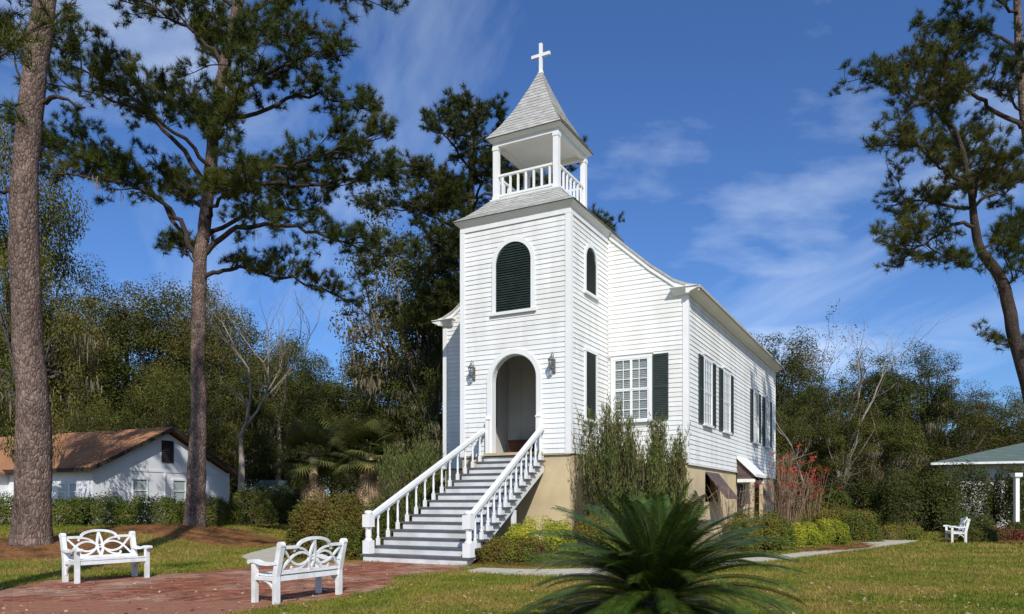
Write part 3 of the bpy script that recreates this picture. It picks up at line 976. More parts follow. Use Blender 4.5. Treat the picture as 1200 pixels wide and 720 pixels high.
    for s in range(4):
        c, q = [(1, 0), (0, 1), (-1, 0), (0, -1)][s]
        T = lambda x, y, z, c=c, q=q: (x * c - y * q, cy + x * q + y * c, z)
        MB(T).box(-B + 0.1, B - 0.1, -B - 0.04, -B + 0.04, 12.30, 12.37).build('bottom_rail', M['trim'], bf)
        MB(T).box(-B + 0.1, B - 0.1, -B - 0.05, -B + 0.05, 13.0, 13.07).build('top_rail', M['trim'], bf)
        for k in range(7):
            x = (-B + 0.1) + (2 * B - 0.2) * (k + 0.5) / 7
            MB(T).box(x - 0.032, x + 0.032, -B - 0.032, -B + 0.032, 12.37, 13.0).build('baluster', M['trim'], bf)
    hip('belfry_roof', [(1.44, 14.315), (1.07, 14.84), (0.676, 15.53), (0.293, 16.38), (0.035, 17.02)], 0.145, 0.012)
    mb = MB()
    mb.box(-0.055, 0.055, cy - 0.045, cy + 0.045, 16.95, 18.0)
    cross = mb.build('cross', M['trim'], church)
    MB().box(-0.36, -0.055, cy - 0.045, cy + 0.045, 17.52, 17.63).box(0.055, 0.36, cy - 0.045, cy + 0.045, 17.52, 17.63).build('cross_arm', M['trim'], cross)
    MB().lathe(0, cy, [(0.10, 16.90), (0.09, 17.0), (0.06, 17.04)], 8).build('finial_base', M['trim'], cross)
    # ---- nave
    def gable(u0, u1, z0):
        us = [u0] + [u for u in (-4.5, -3.65, -2.36, 0, 2.36, 3.65, 4.5) if u0 < u < u1] + [u1]
        return [(u0, z0), (u1, z0)] + [(u, rake(u) - 0.004) for u in reversed(us)]
    nf = MB().prism(gable(TW + 0.002, NW, ZBN), 1, NY0, NY0 + 0.16).prism(gable(-NW, -TW - 0.002, ZBN), 1, NY0, NY0 + 0.16)
    nf.prism([(-TW - 0.002, 10.6), (TW + 0.002, 10.6), (TW + 0.002, rake(TW) - 0.01), (0, rake(0) - 0.01), (-TW - 0.002, rake(TW) - 0.01)], 1, NY0 + 0.001, NY0 + 0.159)
    nf = nf.build('nave_front_wall', M['paint'], church)
    def rend(z):
        """right end of a gable board at height z"""
        if z <= rake(NW - 0.2): return NW - 0.16
        a, b = 0.0, NW
        for _ in range(30):
            m_ = (a + b) / 2
            if rake(m_) > z: a = m_
            else: b = m_
        return min(NW - 0.16, a - 0.02)
    fwin = Opening(2.955, 0.64, 4.52, 6.69, False, 0.10)
    clapboards(nf, W_nfront, cst(TW + 0.036), rend, ZBN + 0.02, rake(TW) - 0.03, 0.163, (fwin,))
    clapboards(nf, W_nfront, lambda z: -rend(z), cst(-TW - 0.036), ZBN + 0.02, rake(TW) - 0.03, 0.163)
    for s in (1, -1):
        T = lambda x, d, z, s=s: (s * x, NY0 - d, z)
        MB(T).box(NW - 0.16, NW + 0.04, 0.0, 0.045, ZBN, 8.70).build('corner_board', M['trim'], nf)
        mb = MB(T)                                     # rake board under the roof edge
        us = [TW + 0.04, 2.36, 2.8, 3.2, 3.65, 4.1, 4.5, 4.95, 5.36]
        for a, b in zip(us, us[1:]):
            mb.add([(a, 0.0, rake(a) - 0.16), (b, 0.0, rake(b) - 0.16 * (1 if b < 5 else 0.5)), (b, 0.0, rake(b) - 0.003), (a, 0.0, rake(a) - 0.003),
                    (a, 0.07, rake(a) - 0.16), (b, 0.07, rake(b) - 0.16 * (1 if b < 5 else 0.5)), (b, 0.07, rake(b) - 0.003), (a, 0.07, rake(a) - 0.003)],
                   [(4, 5, 6, 7), (0, 1, 5, 4), (3, 7, 6, 2), (0, 3, 2, 1), (0, 4, 7, 3), (1, 2, 6, 5)])
        mb.build('rake_board', M['trim'], nf)
    ns = MB().box(NW - 0.16, NW, NY0 + 0.162, NY1, ZBN, 8.9).build('nave_side_wall', M['paint'], church)
    wins = [NY0 + s for s in (2.55, 5.64, 11.8, 14.85)]
    ops = [Opening(y, 0.53, 4.50, 6.86, False, 0.10) for y in wins]
    clapboards(ns, W_nright, cst(NY0 + 0.12), cst(NY1 - 0.12), ZBN + 0.02, 8.70, 0.163, ops)
    MB(W_nright).box(NY0 - 0.043, NY0 + 0.12, 0.0, 0.044, ZBN + 0.001, 8.699).build('corner_board', M['trim'], ns)
    MB(W_nright).box(NY1 - 0.12, NY1 + 0.04, 0.0, 0.044, ZBN + 0.001, 8.699).build('corner_board', M['trim'], ns)
    MB(W_nright).box(NY0, NY1, 0.0, 0.05, ZBN - 0.05, ZBN - 0.004).build('drip_board', M['trim'], ns)
    ls = MB().box(-NW, -NW + 0.16, NY0 + 0.162, NY1, ZBN, 8.9).build('nave_side_wall', M['paint'], church)
    clapboards(ls, lambda x, d, z: (-NW - d, x, z), cst(NY0 + 0.12), cst(NY1 - 0.12), ZBN + 0.02, 8.70, 0.163)
    MB().prism([(-NW + 0.17, ZBN), (NW - 0.17, ZBN), (NW - 0.17, 8.9), (0, 12.95), (-NW + 0.17, 8.9)], 1, NY1 - 0.16, NY1).build('nave_back_wall', M['paint'], church)
    sash_window(W_nfront, 2.955, 0.63, 4.52, 6.69, 4, 3, True)
    shutter(W_nfront, 3.74, 4.29, 4.50, 6.78)
    for y in wins:
        sash_window(W_nright, y, 0.53, 4.50, 6.86, 4, 3, False, 0.10)
        shutter(W_nright, y - 0.53 - 0.10 - 0.60, y - 0.53 - 0.11, 4.48, 6.92)
        shutter(W_nright, y + 0.53 + 0.11, y + 0.53 + 0.10 + 0.60, 4.48, 6.92)
    # roof over the nave, bell cast at the eaves
    us = [-5.42, -4.95, -4.5, -3.65, -2.36, 0, 2.36, 3.65, 4.5, 4.95, 5.42]
    poly = [(u, rake(u)) for u in us] + [(u, rake(u) + 0.09) for u in reversed(us)]
    MB().prism(poly, 1, NY0 - 0.10, NY1 + 0.2).build('nave_roof', M['shingle'], church)
    for s in (1, -1):
        cp = [(s * 4.95, 8.70), (s * 5.06, 8.70), (s * 5.12, 8.76), (s * 5.28, 8.82), (s * 5.36, 8.86), (s * 4.95, 8.98)]
        MB().prism(cp, 1, NY0 - 0.28, NY1 + 0.15).build('nave_cornice', M['trim'], church)
        T = lambda x, d, z, s=s: (s * x, NY0 - d, z)
        mb = MB(T)                                     # cornice return on the gable
        mb.add([(4.50, 0, 8.70), (4.949, 0, 8.70), (4.949, 0.12, 8.70), (4.50, 0.12, 8.70),
                (4.40, 0, 8.92), (4.949, 0, 8.92), (4.949, 0.30, 8.92), (4.40, 0.30, 8.92)],
               [(0, 1, 2, 3), (4, 7, 6, 5), (3, 2, 6, 7), (0, 4, 5, 1), (0, 3, 7, 4), (1, 5, 6, 2)])
        mb.add([(4.38, 0, 8.921), (5.34, 0, 8.905), (5.34, 0.32, 8.905), (4.38, 0.32, 8.921), (4.40, 0, 8.99), (5.36, 0, 8.925), (5.36, 0.33, 8.925), (4.40, 0.1, 8.99)],
               [(0, 1, 2, 3), (4, 7, 6, 5), (3, 2, 6, 7), (0, 4, 5, 1), (0, 3, 7, 4), (1, 5, 6, 2)])
        mb.build('cornice_return', M['trim'], church)
    # ---- foundation
    fd = MB()
    fd.box(-TW + 0.02, TW - 0.02, 0.02, TD, 0, ZB - 0.032)
    fd.box(-NW + 0.03, TW, NY0 + 0.02, NY0 + 0.4, 0, ZBN - 0.052).box(TW, NW - 0.34, NY0 + 0.02, NY0 + 0.4, 0, ZBN - 0.052)
    fd.build('foundation', M['stucco'], church)
    x0, x1 = NW - 0.34, NW - 0.03
    opens = [(2.5, 4.5, 1.65, 2.72), (8.0, 9.9, 0.0, 2.45), (11.7, 13.4, 0.7, 2.6)]
    y = NY0 + 0.02
    pr = MB()
    for a, b, z0, z1 in opens:
        pr.box(x0, x1, y, NY0 + a, 0, ZBN - 0.052)
        if z0 > 0: pr.box(x0, x1, NY0 + a, NY0 + b, 0, z0)
        pr.box(x0, x1, NY0 + a, NY0 + b, z1, ZBN - 0.052)
        y = NY0 + b
    pr.box(x0, x1, y, NY1 - 0.02, 0, ZBN - 0.052)
    pr.build('foundation_wall', M['stucco'], church)
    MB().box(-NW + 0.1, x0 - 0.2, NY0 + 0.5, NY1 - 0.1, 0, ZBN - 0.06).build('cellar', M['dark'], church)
    def flap(ya, yb, z1, length, ang):
        mb = MB()
        ca, sa = math.cos(ang), math.sin(ang)
        n = 5
        w = (yb - ya) / n
        root = None
        for k in range(n):
            a, b = ya + k * w + 0.006, ya + (k + 1) * w - 0.006
            p = lambda t, off: (NW - 0.02 + t * sa + off * ca, z1 - t * ca + off * sa)
            q = [p(0, 0), p(length, 0), p(length, 0.03), p(0, 0.03)]
            m_ = MB().add([(u, yy, z) for yy in (a, b) for u, z in q], [(0, 1, 2, 3), (7, 6, 5, 4), (0, 4, 5, 1), (1, 5, 6, 2), (2, 6, 7, 3), (3, 7, 4, 0)])
            if root is None:
                root = m_.build('cellar_flap', M['flap'], church)
            else:
                m_.build('plank', M['flap'], root)
        return root
    flap(NY0 + 2.5, NY0 + 4.5, 2.75, 1.25, math.radians(38))
    flap(NY0 + 11.7, NY0 + 13.4, 2.62, 1.35, math.radians(30))
    # hood over the cellar entrance
    h = MB()
    ya, yb = NY0 + 7.6, NY0 + 9.9
    h.add([(NW + 0.04, ya, 3.52), (NW + 0.85, ya, 2.72), (NW + 0.85, ya, 2.84), (NW + 0.04, ya, 3.64),
           (NW + 0.04, yb, 3.52), (NW + 0.85, yb, 2.72), (NW + 0.85, yb, 2.84), (NW + 0.04, yb, 3.64)],
          [(0, 1, 2, 3), (7, 6, 5, 4), (0, 4, 5, 1), (1, 5, 6, 2), (2, 6, 7, 3), (3, 7, 4, 0)])
    hood = h.build('cellar_hood', M['trim'], church)
    for yy in (ya + 0.1, yb - 0.2):
        MB().box(NW + 0.042, NW + 0.78, yy, yy + 0.1, 2.50, 2.64).build('hood_beam', M['trim'], hood)
    for yy in (ya + 0.12, yb - 0.18):
        mb = MB().add([(NW + 0.04, yy, 2.64), (NW + 0.72, yy, 2.64), (NW + 0.77, yy, 2.76), (NW + 0.04, yy, 3.515), (NW + 0.04, yy + 0.04, 2.64), (NW + 0.72, yy + 0.04, 2.64), (NW + 0.77, yy + 0.04, 2.76), (NW + 0.04, yy + 0.04, 3.515)],
               [(0, 1, 2, 3), (7, 6, 5, 4), (0, 4, 5, 1), (1, 5, 6, 2), (2, 6, 7, 3), (3, 7, 4, 0)])
        mb.build('hood_cheek', M['flap'], hood)
    MB().box(NW + 0.60, NW + 0.74, ya + 0.08, ya + 0.22, 0, 2.498).build('hood_post', M['stucco'], hood)
    MB().box(NW + 0.60, NW + 0.74, yb - 0.24, yb - 0.1, 0, 2.498).build('hood_post', M['stucco'], hood)
    dr = MB().box(NW - 0.2, NW - 0.14, NY0 + 8.02, NY0 + 9.88, 0.02, 2.44).build('cellar_door', M['flap'], church)

    # ---- front steps
    NR, RUN, Y0 = 15, 0.41, -5.85
    RISE = ZB / NR
    def ends(y):
        t = (y - Y0) / (-0.35 - Y0)
        return (-1.62 + t * 0.44, 1.845 - t * 0.602)
    l0, r0 = ends(Y0 + 0.3); l1, r1 = ends(-0.4)
    stair = MB().add([(l0 + 0.15, Y0 + 0.3, 0.03), (r0 - 0.15, Y0 + 0.3, 0.03), (r1 - 0.15, -0.3, 2.50), (l1 + 0.15, -0.3, 2.50),
                      (l0 + 0.15, Y0 + 0.3, 0.09), (r0 - 0.15, Y0 + 0.3, 0.09), (r1 - 0.15, -0.3, 2.56), (l1 + 0.15, -0.3, 2.56)],
                     [(0, 1, 2, 3), (7, 6, 5, 4), (0, 4, 5, 1), (1, 5, 6, 2), (2, 6, 7, 3), (3, 7, 4, 0)]).build('front_steps', M['tread'], church)
    for side in (0, 1):
        st = MB()
        for k in range(NR):
            ya, yb = Y0 + k * RUN + 0.03, Y0 + (k + 1) * RUN + 0.03
            if k == NR - 1: yb = -0.06
            za_, zb_ = max(0.0, (ya - Y0 - 0.25) * 0.475), max(0.0, (yb - Y0 - 0.25) * 0.475)
            zt = (k + 1) * RISE - 0.05
            xa = [ends(ya)[side], ends(yb)[side]]
            s = -0.07 if side else 0.07
            o = -0.06 if side else 0.06
            st.add([(xa[0] + s, ya, za_), (xa[1] + s, yb, zb_), (xa[1] + s, yb, zt), (xa[0] + s, ya, zt),
                    (xa[0] + s + o, ya, za_), (xa[1] + s + o, yb, zb_), (xa[1] + s + o, yb, zt), (xa[0] + s + o, ya, zt)],
                   [(0, 1, 2, 3), (7, 6, 5, 4), (0, 4, 5, 1), (2, 6, 7, 3), (0, 3, 7, 4), (1, 5, 6, 2)])
        st.build('stringer', M['trim'], stair)
    for k in range(NR):
        y = Y0 + k * RUN
        l, r = ends(y)
        z0, z1 = k * RISE, (k + 1) * RISE - 0.05
        MB().box(l + 0.06, r - 0.06, y, y + 0.028, z0 - (0.002 if k else 0.0), z1 - 0.001).build('riser', M['riser'], stair)
        if k == NR - 1: break
        yb = y + RUN + 0.028
        l2, r2 = ends(yb)
        MB().prism([(l - 0.02, y - 0.035), (r + 0.02, y - 0.035), (r2 + 0.02, yb - 0.03), (l2 - 0.02, yb - 0.03)], 2, z1, z1 + 0.05).build('tread', M['tread'], stair)
    rz = lambda y: RISE * ((y - Y0) / RUN + 0.5) + 1.0
    # turned baluster
    bal = MB()
    bh = 0.92
    bal.box(-0.043, 0.043, -0.043, 0.043, 0, 0.20)
    bal.lathe(0, 0, [(0.030, 0.2), (0.043, 0.23), (0.027, 0.26), (0.036, 0.36), (0.034, 0.50), (0.024, bh - 0.20), (0.036, bh - 0.18), (0.028, bh - 0.15)], 8)
    bal.box(-0.036, 0.036, -0.036, 0.036, bh - 0.15, bh)
    first = None
    def side_x(y, side):
        return ends(y)[side] + (0.09 if side == 0 else -0.09)
    for side in (0, 1):
        for k in range(1, NR - 1):
            y = Y0 + (k + 0.5) * RUN - 0.06
            if first is None:
                o = first = bal.build('baluster', M['trim'], stair)
            else:
                o = first.copy(); COL.objects.link(o)
            o.location = (side_x(y, side), y, (k + 1) * RISE)
        ys, ye = Y0 + 0.3, -0.12
        a = Vector((side_x(ys, side), ys, rz(ys))); b = Vector((side_x(ye, side), ye, rz(ye)))
        MB().bar(a, b, 0.15, 0.10).build('handrail', M['trim'], stair)
        dn = Vector((0, 0, -0.085))
        MB().bar(a + dn, b + dn, 0.085, 0.07).build('under_rail', M['trim'], stair)
        # newel at the foot
        x, y = side_x(Y0 + 0.2, side), Y0 + 0.17
        mb = MB().box(x - 0.115, x + 0.115, y - 0.115, y + 0.115, RISE, RISE + 0.36)
        mb.lathe(x, y, [(0.10, RISE + 0.36), (0.115, RISE + 0.385), (0.078, RISE + 0.42), (0.088, RISE + 0.5), (0.082, RISE + 0.66), (0.105, RISE + 0.70), (0.09, RISE + 0.73)], 12)
        mb.box(x - 0.12, x + 0.12, y - 0.12, y + 0.12, RISE + 0.73, RISE + 1.08)
        mb.lathe(x, y, [(0.08, RISE + 1.08), (0.10, RISE + 1.10), (0.115, RISE + 1.13), (0.105, RISE + 1.17), (0.05, RISE + 1.19)], 12)
        mb.build('newel_post', M['trim'], stair)
        # post beside the doorway
        x = -0.93 if side == 0 else 0.97
        mb = MB().box(x - 0.06, x + 0.06, -0.19, -0.073, ZB + 0.086, 4.42)
        mb.add([(x - 0.085, -0.215, 4.42), (x + 0.085, -0.215, 4.42), (x + 0.085, -0.045, 4.42), (x - 0.085, -0.045, 4.42), (x, -0.13, 4.58)], [(0, 1, 2, 3), (0, 4, 1), (1, 4, 2), (2, 4, 3), (3, 4, 0)])
        mb.build('door_post', M['trim'], stair)
    MB().box(1.30, 1.42, -2.6, -2.48, 0, 1.40).build('stair_support', M['trim'], stair)
    MB().box(-1.25, -1.13, -2.6, -2.48, 0, 1.40).build('stair_support', M['trim'], stair)

    # ---- lanterns on either side of the doorway
    def lantern(x):
        T = lambda a, d, z: (x + a, -d, z)
        w = MB(T).box(-0.05, 0.05, 0.034, 0.055, 5.80, 6.25).build('wall_lantern', M['iron'], church)
        # scrolled bracket
        pts = [(0, 0.05, 5.88), (0, 0.16, 5.84), (0, 0.25, 5.92), (0, 0.24, 6.02)]
        MB(T).tube(pts, 0.014, 6).build('bracket', M['iron'], w)
        MB(T).tube([(0, 0.05, 6.2), (0, 0.12, 6.42), (0, 0.2, 6.46), (0, 0.24, 6.40), (0, 0.24, 6.33)], 0.013, 6).build('bracket', M['iron'], w)
        mb = MB(T)
        for k in range(6):
            a = math.pi * k / 3
            c, s = math.cos(a), math.sin(a)
            mb.tube([(0.065 * c, 0.24 + 0.065 * s, 5.98), (0.105 * c, 0.24 + 0.105 * s, 6.20)], 0.010, 5)
        mb.build('cage', M['iron'], w)
        q = MB()
        q.lathe(0, 0, [(0.055, 5.97), (0.095, 6.20)], 6)
        g_ = MB(lambda a, b, z: T(a, 0.24 + b, z)); g_.lathe(0, 0, [(0.055, 5.98), (0.095, 6.20)], 6)
        g_.build('pane', M['glass'], w)
        c_ = MB(lambda a, b, z: T(a, 0.24 + b, z)); c_.lathe(0, 0, [(0.125, 6.20), (0.11, 6.23), (0.05, 6.31), (0.025, 6.33), (0.03, 6.36), (0.01, 6.39)], 8)
        c_.build('cap', M['iron'], w)
        c_ = MB(lambda a, b, z: T(a, 0.24 + b, z)); c_.lathe(0, 0, [(0.02, 5.90), (0.06, 5.94), (0.065, 5.975)], 8)
        c_.build('base', M['iron'], w)
    lantern(-1.52); lantern(1.50)
make_church()

# dark chest standing in the vestibule
chest = empty('chest', (0, 0, 0)); chest.parent = None
chest.location = Matrix.Translation(CH_LOC) @ Matrix.Rotation(CH_RZ, 4, 'Z') @ Vector((-1.05, 2.7, ZB + 0.07))
chest.rotation_euler = (0, 0, CH_RZ)
tag(chest, 'dark reddish wooden chest standing inside the arched church doorway', 'chest')
MB().box(-0.5, 0.5, -0.24, 0.24, 0.06, 0.62).build('body', M['wood_dark'], chest)
MB().box(-0.53, 0.53, -0.27, 0.27, 0.621, 0.67).build('lid', M['wood_dark'], chest)
for sx, sy in ((-0.44, -0.18), (0.44, -0.18), (-0.44, 0.18), (0.44, 0.18)):
    MB().box(sx - 0.04, sx + 0.04, sy - 0.04, sy + 0.04, 0, 0.06).build('foot', M['wood_dark'], chest)

# ------------------------------------------------------------------ garden benches
def make_bench():
    root = empty('garden_bench')
    m = M['bench']
    HW, DF, DB = 0.72, -0.25, 0.22
    for s in (-1, 1):
        MB().box(s * HW - 0.04, s * HW + 0.04, DF - 0.04, DF + 0.04, 0, 0.64).build('leg', m, root)
        mb = MB()                                    # rear leg runs up into the leaning back post
        x0, x1 = s * HW - 0.042, s * HW + 0.042
        pr = [(DB - 0.045, 0), (DB + 0.045, 0), (DB + 0.045, 0.44), (DB + 0.155, 0.93), (DB + 0.06, 0.93), (DB - 0.045, 0.46)]
        mb.prism(pr, 0, x0, x1)
        mb.tube([(x0 - 0.004, DB + 0.108, 0.935), (x1 + 0.004, DB + 0.108, 0.935)], 0.055, 12)
        mb.build('leg', m, root)
        arm = [(DB - 0.0 + 0.06, 0.66), (0.08, 0.635), (-0.08, 0.64), (-0.22, 0.675), (-0.33, 0.67)]
        mb = MB()
        for a, b in zip(arm, arm[1:]):
            mb.add([(s * HW - 0.055, a[0], a[1] - 0.03), (s * HW + 0.055, a[0], a[1] - 0.03), (s * HW + 0.055, a[0], a[1] + 0.02), (s * HW - 0.055, a[0], a[1] + 0.02),
                    (s * HW - 0.055, b[0], b[1] - 0.03), (s * HW + 0.055, b[0], b[1] - 0.03), (s * HW + 0.055, b[0], b[1] + 0.02), (s * HW - 0.055, b[0], b[1] + 0.02)],
                   [(0, 1, 5, 4), (1, 2, 6, 5), (2, 3, 7, 6), (3, 0, 4, 7), (0, 3, 2, 1), (4, 5, 6, 7)])
        mb.tube([(s * HW - 0.058, -0.335, 0.655), (s * HW + 0.058, -0.335, 0.655)], 0.036, 10)
        mb.build('armrest', m, root)
        pts = [(s * HW, DF + 0.03 + 0.40 * math.sin(t * math.pi / 2), 0.40 - 0.24 * (1 - math.cos(t * math.pi / 2))) for t in np.linspace(0, 1, 8)]
        MB().tube([Vector(p) for p in pts], 0.024, 6).build('side_brace', m, root)
        MB().box(s * HW - 0.03, s * HW + 0.03, DF + 0.041, DB - 0.046, 0.37, 0.43).build('side_rail', m, root)
    for k in range(5):
        y = DF - 0.03 + 0.098 * k
        z = 0.445 - 0.012 * math.sin(k / 4 * math.pi)
        MB().box(-HW + 0.042, HW - 0.042, y, y + 0.085, z, z + 0.025).build('seat_slat', m, root)
    MB().box(-HW + 0.041, HW - 0.041, DF - 0.02, DF + 0.015, 0.36, 0.443).build('apron', m, root)
    MB().box(-HW + 0.043, HW - 0.043, DB - 0.02, DB + 0.02, 0.36, 0.44).build('apron', m, root)
    lean = lambda z: DB + (z - 0.44) * 0.225
    def ribbon(mb, pts, w=0.040, t=0.034):
        pts = [Vector((p[0], lean(p[1]), p[1])) for p in pts]
        vs, fs = [], []
        for i, p in enumerate(pts):
            d = (pts[min(i + 1, len(pts) - 1)] - pts[max(i - 1, 0)]).normalized()
            n = d.cross(Vector((0, 1, 0))).normalized()
            for a, b in ((-1, -1), (1, -1), (1, 1), (-1, 1)):
                vs.append(p + n * (a * w / 2) + Vector((0, b * t / 2, 0)))
        for i in range(len(pts) - 1):
            for k in range(4):
                k2 = (k + 1) % 4
                fs.append((i * 4 + k, i * 4 + k2, i * 4 + 4 + k2, i * 4 + 4 + k))
        fs += [(0, 1, 2, 3), tuple((len(pts) - 1) * 4 + k for k in range(4))]
        mb.add(vs, fs)
    def smooth(pts, k=6):
        return [(p.x, p.y) for p in catmull(pts, k, False)]
    mb = MB()
    ribbon(mb, [(-HW + 0.04, 0.895), (-0.42, 0.895)] + [(0.36 * math.cos(a), 0.90 + 0.125 * math.sin(a)) for a in np.linspace(math.pi, 0, 14)] + [(0.42, 0.895), (HW - 0.04, 0.895)], 0.05, 0.045)
    mb.build('top_rail', m, root)
    mb = MB(); ribbon(mb, [(-HW + 0.04, 0.49), (HW - 0.04, 0.49)], 0.05, 0.04); mb.build('back_rail', m, root)
    for s in (-1, 1):
        mb = MB()
        for f in (1, -1):
            Z = lambda z: 0.70 + f * (z - 0.70)
            ribbon(mb, [(s * x, Z(z)) for x, z in smooth([(0.02, 0.66), (0.10, 0.755), (0.25, 0.80), (0.40, 0.765), (0.50, 0.69), (0.60, 0.585), (0.665, 0.52)])], 0.036, 0.030 + 0.004 * f)
            ribbon(mb, [(s * x, Z(z)) for x, z in smooth([(0.05, 0.70), (0.13, 0.79), (0.24, 0.855), (0.36, 0.875), (0.42, 0.855), (0.415, 0.815)])], 0.034, 0.028 + 0.003 * f)
        mb.build('back_scroll', m, root)
    mb = MB()
    ribbon(mb, smooth([(0.0, 0.99), (0.055, 0.76), (0.055, 0.64), (0.0, 0.50)]), 0.036, 0.044)
    ribbon(mb, smooth([(0.0, 0.99), (-0.055, 0.76), (-0.055, 0.64), (0.0, 0.50)]), 0.036, 0.0445)
    mb.build('back_splat', m, root)
    return root

BENCH_GROUP = 'white garden benches with scrolled backs'
bench = make_bench()
def put_bench(o, x, y, f, label):
    o.location = (x, y, 0.008 if x < 0 else 0.0)
    o.rotation_euler = (0, 0, math.atan2(f[0], -f[1]))
    tag(o, label, 'bench', BENCH_GROUP)
put_bench(bench, -3.55, 12.66, (-0.875, 0.484), 'white scroll backed bench seen from behind, nearest the church steps')
put_bench(copy_tree(bench), -8.40, 15.73, (0.83, -0.56), 'white scroll backed bench facing the brick plaza beside the large pine trunk')
put_bench(copy_tree(bench), 18.15, 31.0, (-0.93, 0.37), 'white bench seen side on at the flower bed beyond the far lawn')

# ------------------------------------------------------------------ foliage builders
def blob_points(C, R, n, flat=0.75, shell=0.55):
    """n points per ball, crowding towards its surface; also the outward direction"""
    C = np.asarray(C, float); R = np.asarray(R, float)
    k = len(C)
    D = unit(RS.normal(size=(k * n, 3)))
    r = shell + (1 - shell) * RS.uniform(0, 1, k * n) ** 0.6
    r = np.where(RS.uniform(size=k * n) < 0.2, r * RS.uniform(0.3, 1, k * n), r)
    S = np.repeat(R, n)[:, None] * np.array([1, 1, flat])
    return np.repeat(C, n, 0) + D * r[:, None] * S, D

def leaf_mesh(name, C, R, n, size, m, flat=0.75, up=0.35, aspect=0.6):
    P, D = blob_points(C, R, n, flat)
    N = unit(D * 0.9 + RS.normal(size=D.shape) * 0.42 + np.array([0, 0, up]))
    V, F = leaf_quads(P, N, np.full(len(P), size), aspect)
    return mesh_np(name, V, F, m)

def moss_mesh(name, anchors, m, n=26, lmin=0.35, lmax=1.7, w=0.04, spread=0.5):
    """ragged curtains of fine strands, longest in the middle of each curtain"""
    A0 = np.asarray(anchors, float)
    A = np.repeat(A0, n, 0)
    k = len(A)
    O = RS.normal(size=(k, 3)) * np.array([spread, spread, 0.12])
    A = A + O
    near = np.exp(-(O[:, 0] ** 2 + O[:, 1] ** 2) / (1.2 * spread * spread))
    L = (lmin + (lmax - lmin) * near * RS.uniform(0.35, 1.0, k) * np.repeat(RS.uniform(0.5, 1.1, len(A0)), n))[:, None]
    a = RS.uniform(0, np.pi, k)
    S = np.stack([np.cos(a), np.sin(a), np.zeros(k)], 1) * (w * RS.uniform(0.5, 1.4, k))[:, None]
    dr = np.stack([RS.normal(size=k) * 0.07, RS.normal(size=k) * 0.07, -np.ones(k)], 1)
    b = np.stack([RS.normal(size=k) * 0.06, RS.normal(size=k) * 0.06, np.zeros(k)], 1)
    V = np.stack([A - S, A + S, A + dr * L * 0.5 + b + S * 0.9, A + dr * L, A + dr * L * 0.5 + b - S * 0.9], 1).reshape(-1, 3)
    i = np.arange(k)[:, None] * 5
    T = np.concatenate([i + np.array([[0, 1, 2]]), i + np.array([[0, 2, 4]]), i + np.array([[4, 2, 3]])], 0)
    return mesh_np(name, V, T, m)

def wander(p, d, length, n, curl=0.18, up=0.0):
    p, d = Vector(p), Vector(d).normalized()
    pts = [p.copy()]
    for _ in range(n):
        d = (d + Vector((random.gauss(0, curl), random.gauss(0, curl), random.gauss(0, curl) + up))).normalized()
        p = p + d * (length / n)
        pts.append(p.copy())
    return pts

def add_mesh(name, me, parent, kind=None):
    o = link(bpy.data.objects.new(name, me), parent)
    if kind: o['kind'] = kind
    return o

def broad_tree(name, H, R, zc, trunk_r, n_clumps, leaves, leaf_size, leaf, bark, moss=0, cr=(1.0, 1.9), seed=1, lean=(0, 0), open_=0.0):
    """spreading tree: trunk with limbs to every third clump, clumps of leaves through an uneven crown, hanging moss"""
    random.seed(seed)
    root = empty(name)
    top = Vector((lean[0], lean[1], H))
    C, Rr = [], []
    tries = 0
    while len(C) < n_clumps and tries < 9000:
        tries += 1
        d = Vector((random.gauss(0, 1), random.gauss(0, 1), random.gauss(0, 1))).normalized()
        f = random.random() ** 0.45
        lump = 0.80 + 0.42 * mnoise.noise(Vector((d.x * 1.6 + seed * 3.1, d.y * 1.6, d.z * 1.6)))
        zz_ = zc + (H - zc) * 0.5 + d.z * f * (H - zc) * 0.5 * (0.9 + 0.2 * lump)
        p = Vector((d.x * R * f * lump + lean[0] * zz_ / H, d.y * R * f * lump + lean[1] * zz_ / H, zz_))
        if open_ and mnoise.noise(p * 0.35 + Vector((seed, 0, 0))) < -0.1 - (0.3 - open_): continue
        C.append(p); Rr.append(random.uniform(*cr))
    tm = MB()
    fork = Vector((lean[0] * 0.3, lean[1] * 0.3, zc + (H - zc) * 0.18))
    tr = [Vector((0, 0, -0.3)), Vector((0.05, 0, 0.4)), Vector((lean[0] * 0.12, lean[1] * 0.12, fork.z * 0.55)), fork]
    tm.tube(tr, [trunk_r * 1.5, trunk_r * 1.1, trunk_r * 0.9, trunk_r * 0.75], 10)
    for i in range(0, len(C), 3):
        c = C[i]
        mid = fork.lerp(c, 0.5) + Vector((random.gauss(0, .5), random.gauss(0, .5), random.uniform(0, 1.0)))
        tm.tube([fork - Vector((0, 0, random.uniform(0, 1))), fork.lerp(mid, 0.5) + Vector((0, 0, .3)), mid, c], [trunk_r * 0.42, trunk_r * 0.3, trunk_r * 0.2, 0.02], 5, False)
    tm.build('trunk', bark, root, True)
    add_mesh('crown', leaf_mesh('crown', [tuple(c) for c in C], Rr, leaves, leaf_size, leaf), root)
    if moss:
        low = sorted(C, key=lambda c: c.z + random.uniform(-4, 4))[:moss]
        anchors = [(c.x * 1.08 + random.uniform(-.6, .6), c.y * 1.08 + random.uniform(-.6, .6), c.z - 0.15) for c in low]
        add_mesh('hanging_moss', moss_mesh('hanging_moss', anchors, M['moss']), root, 'stuff')
    return root

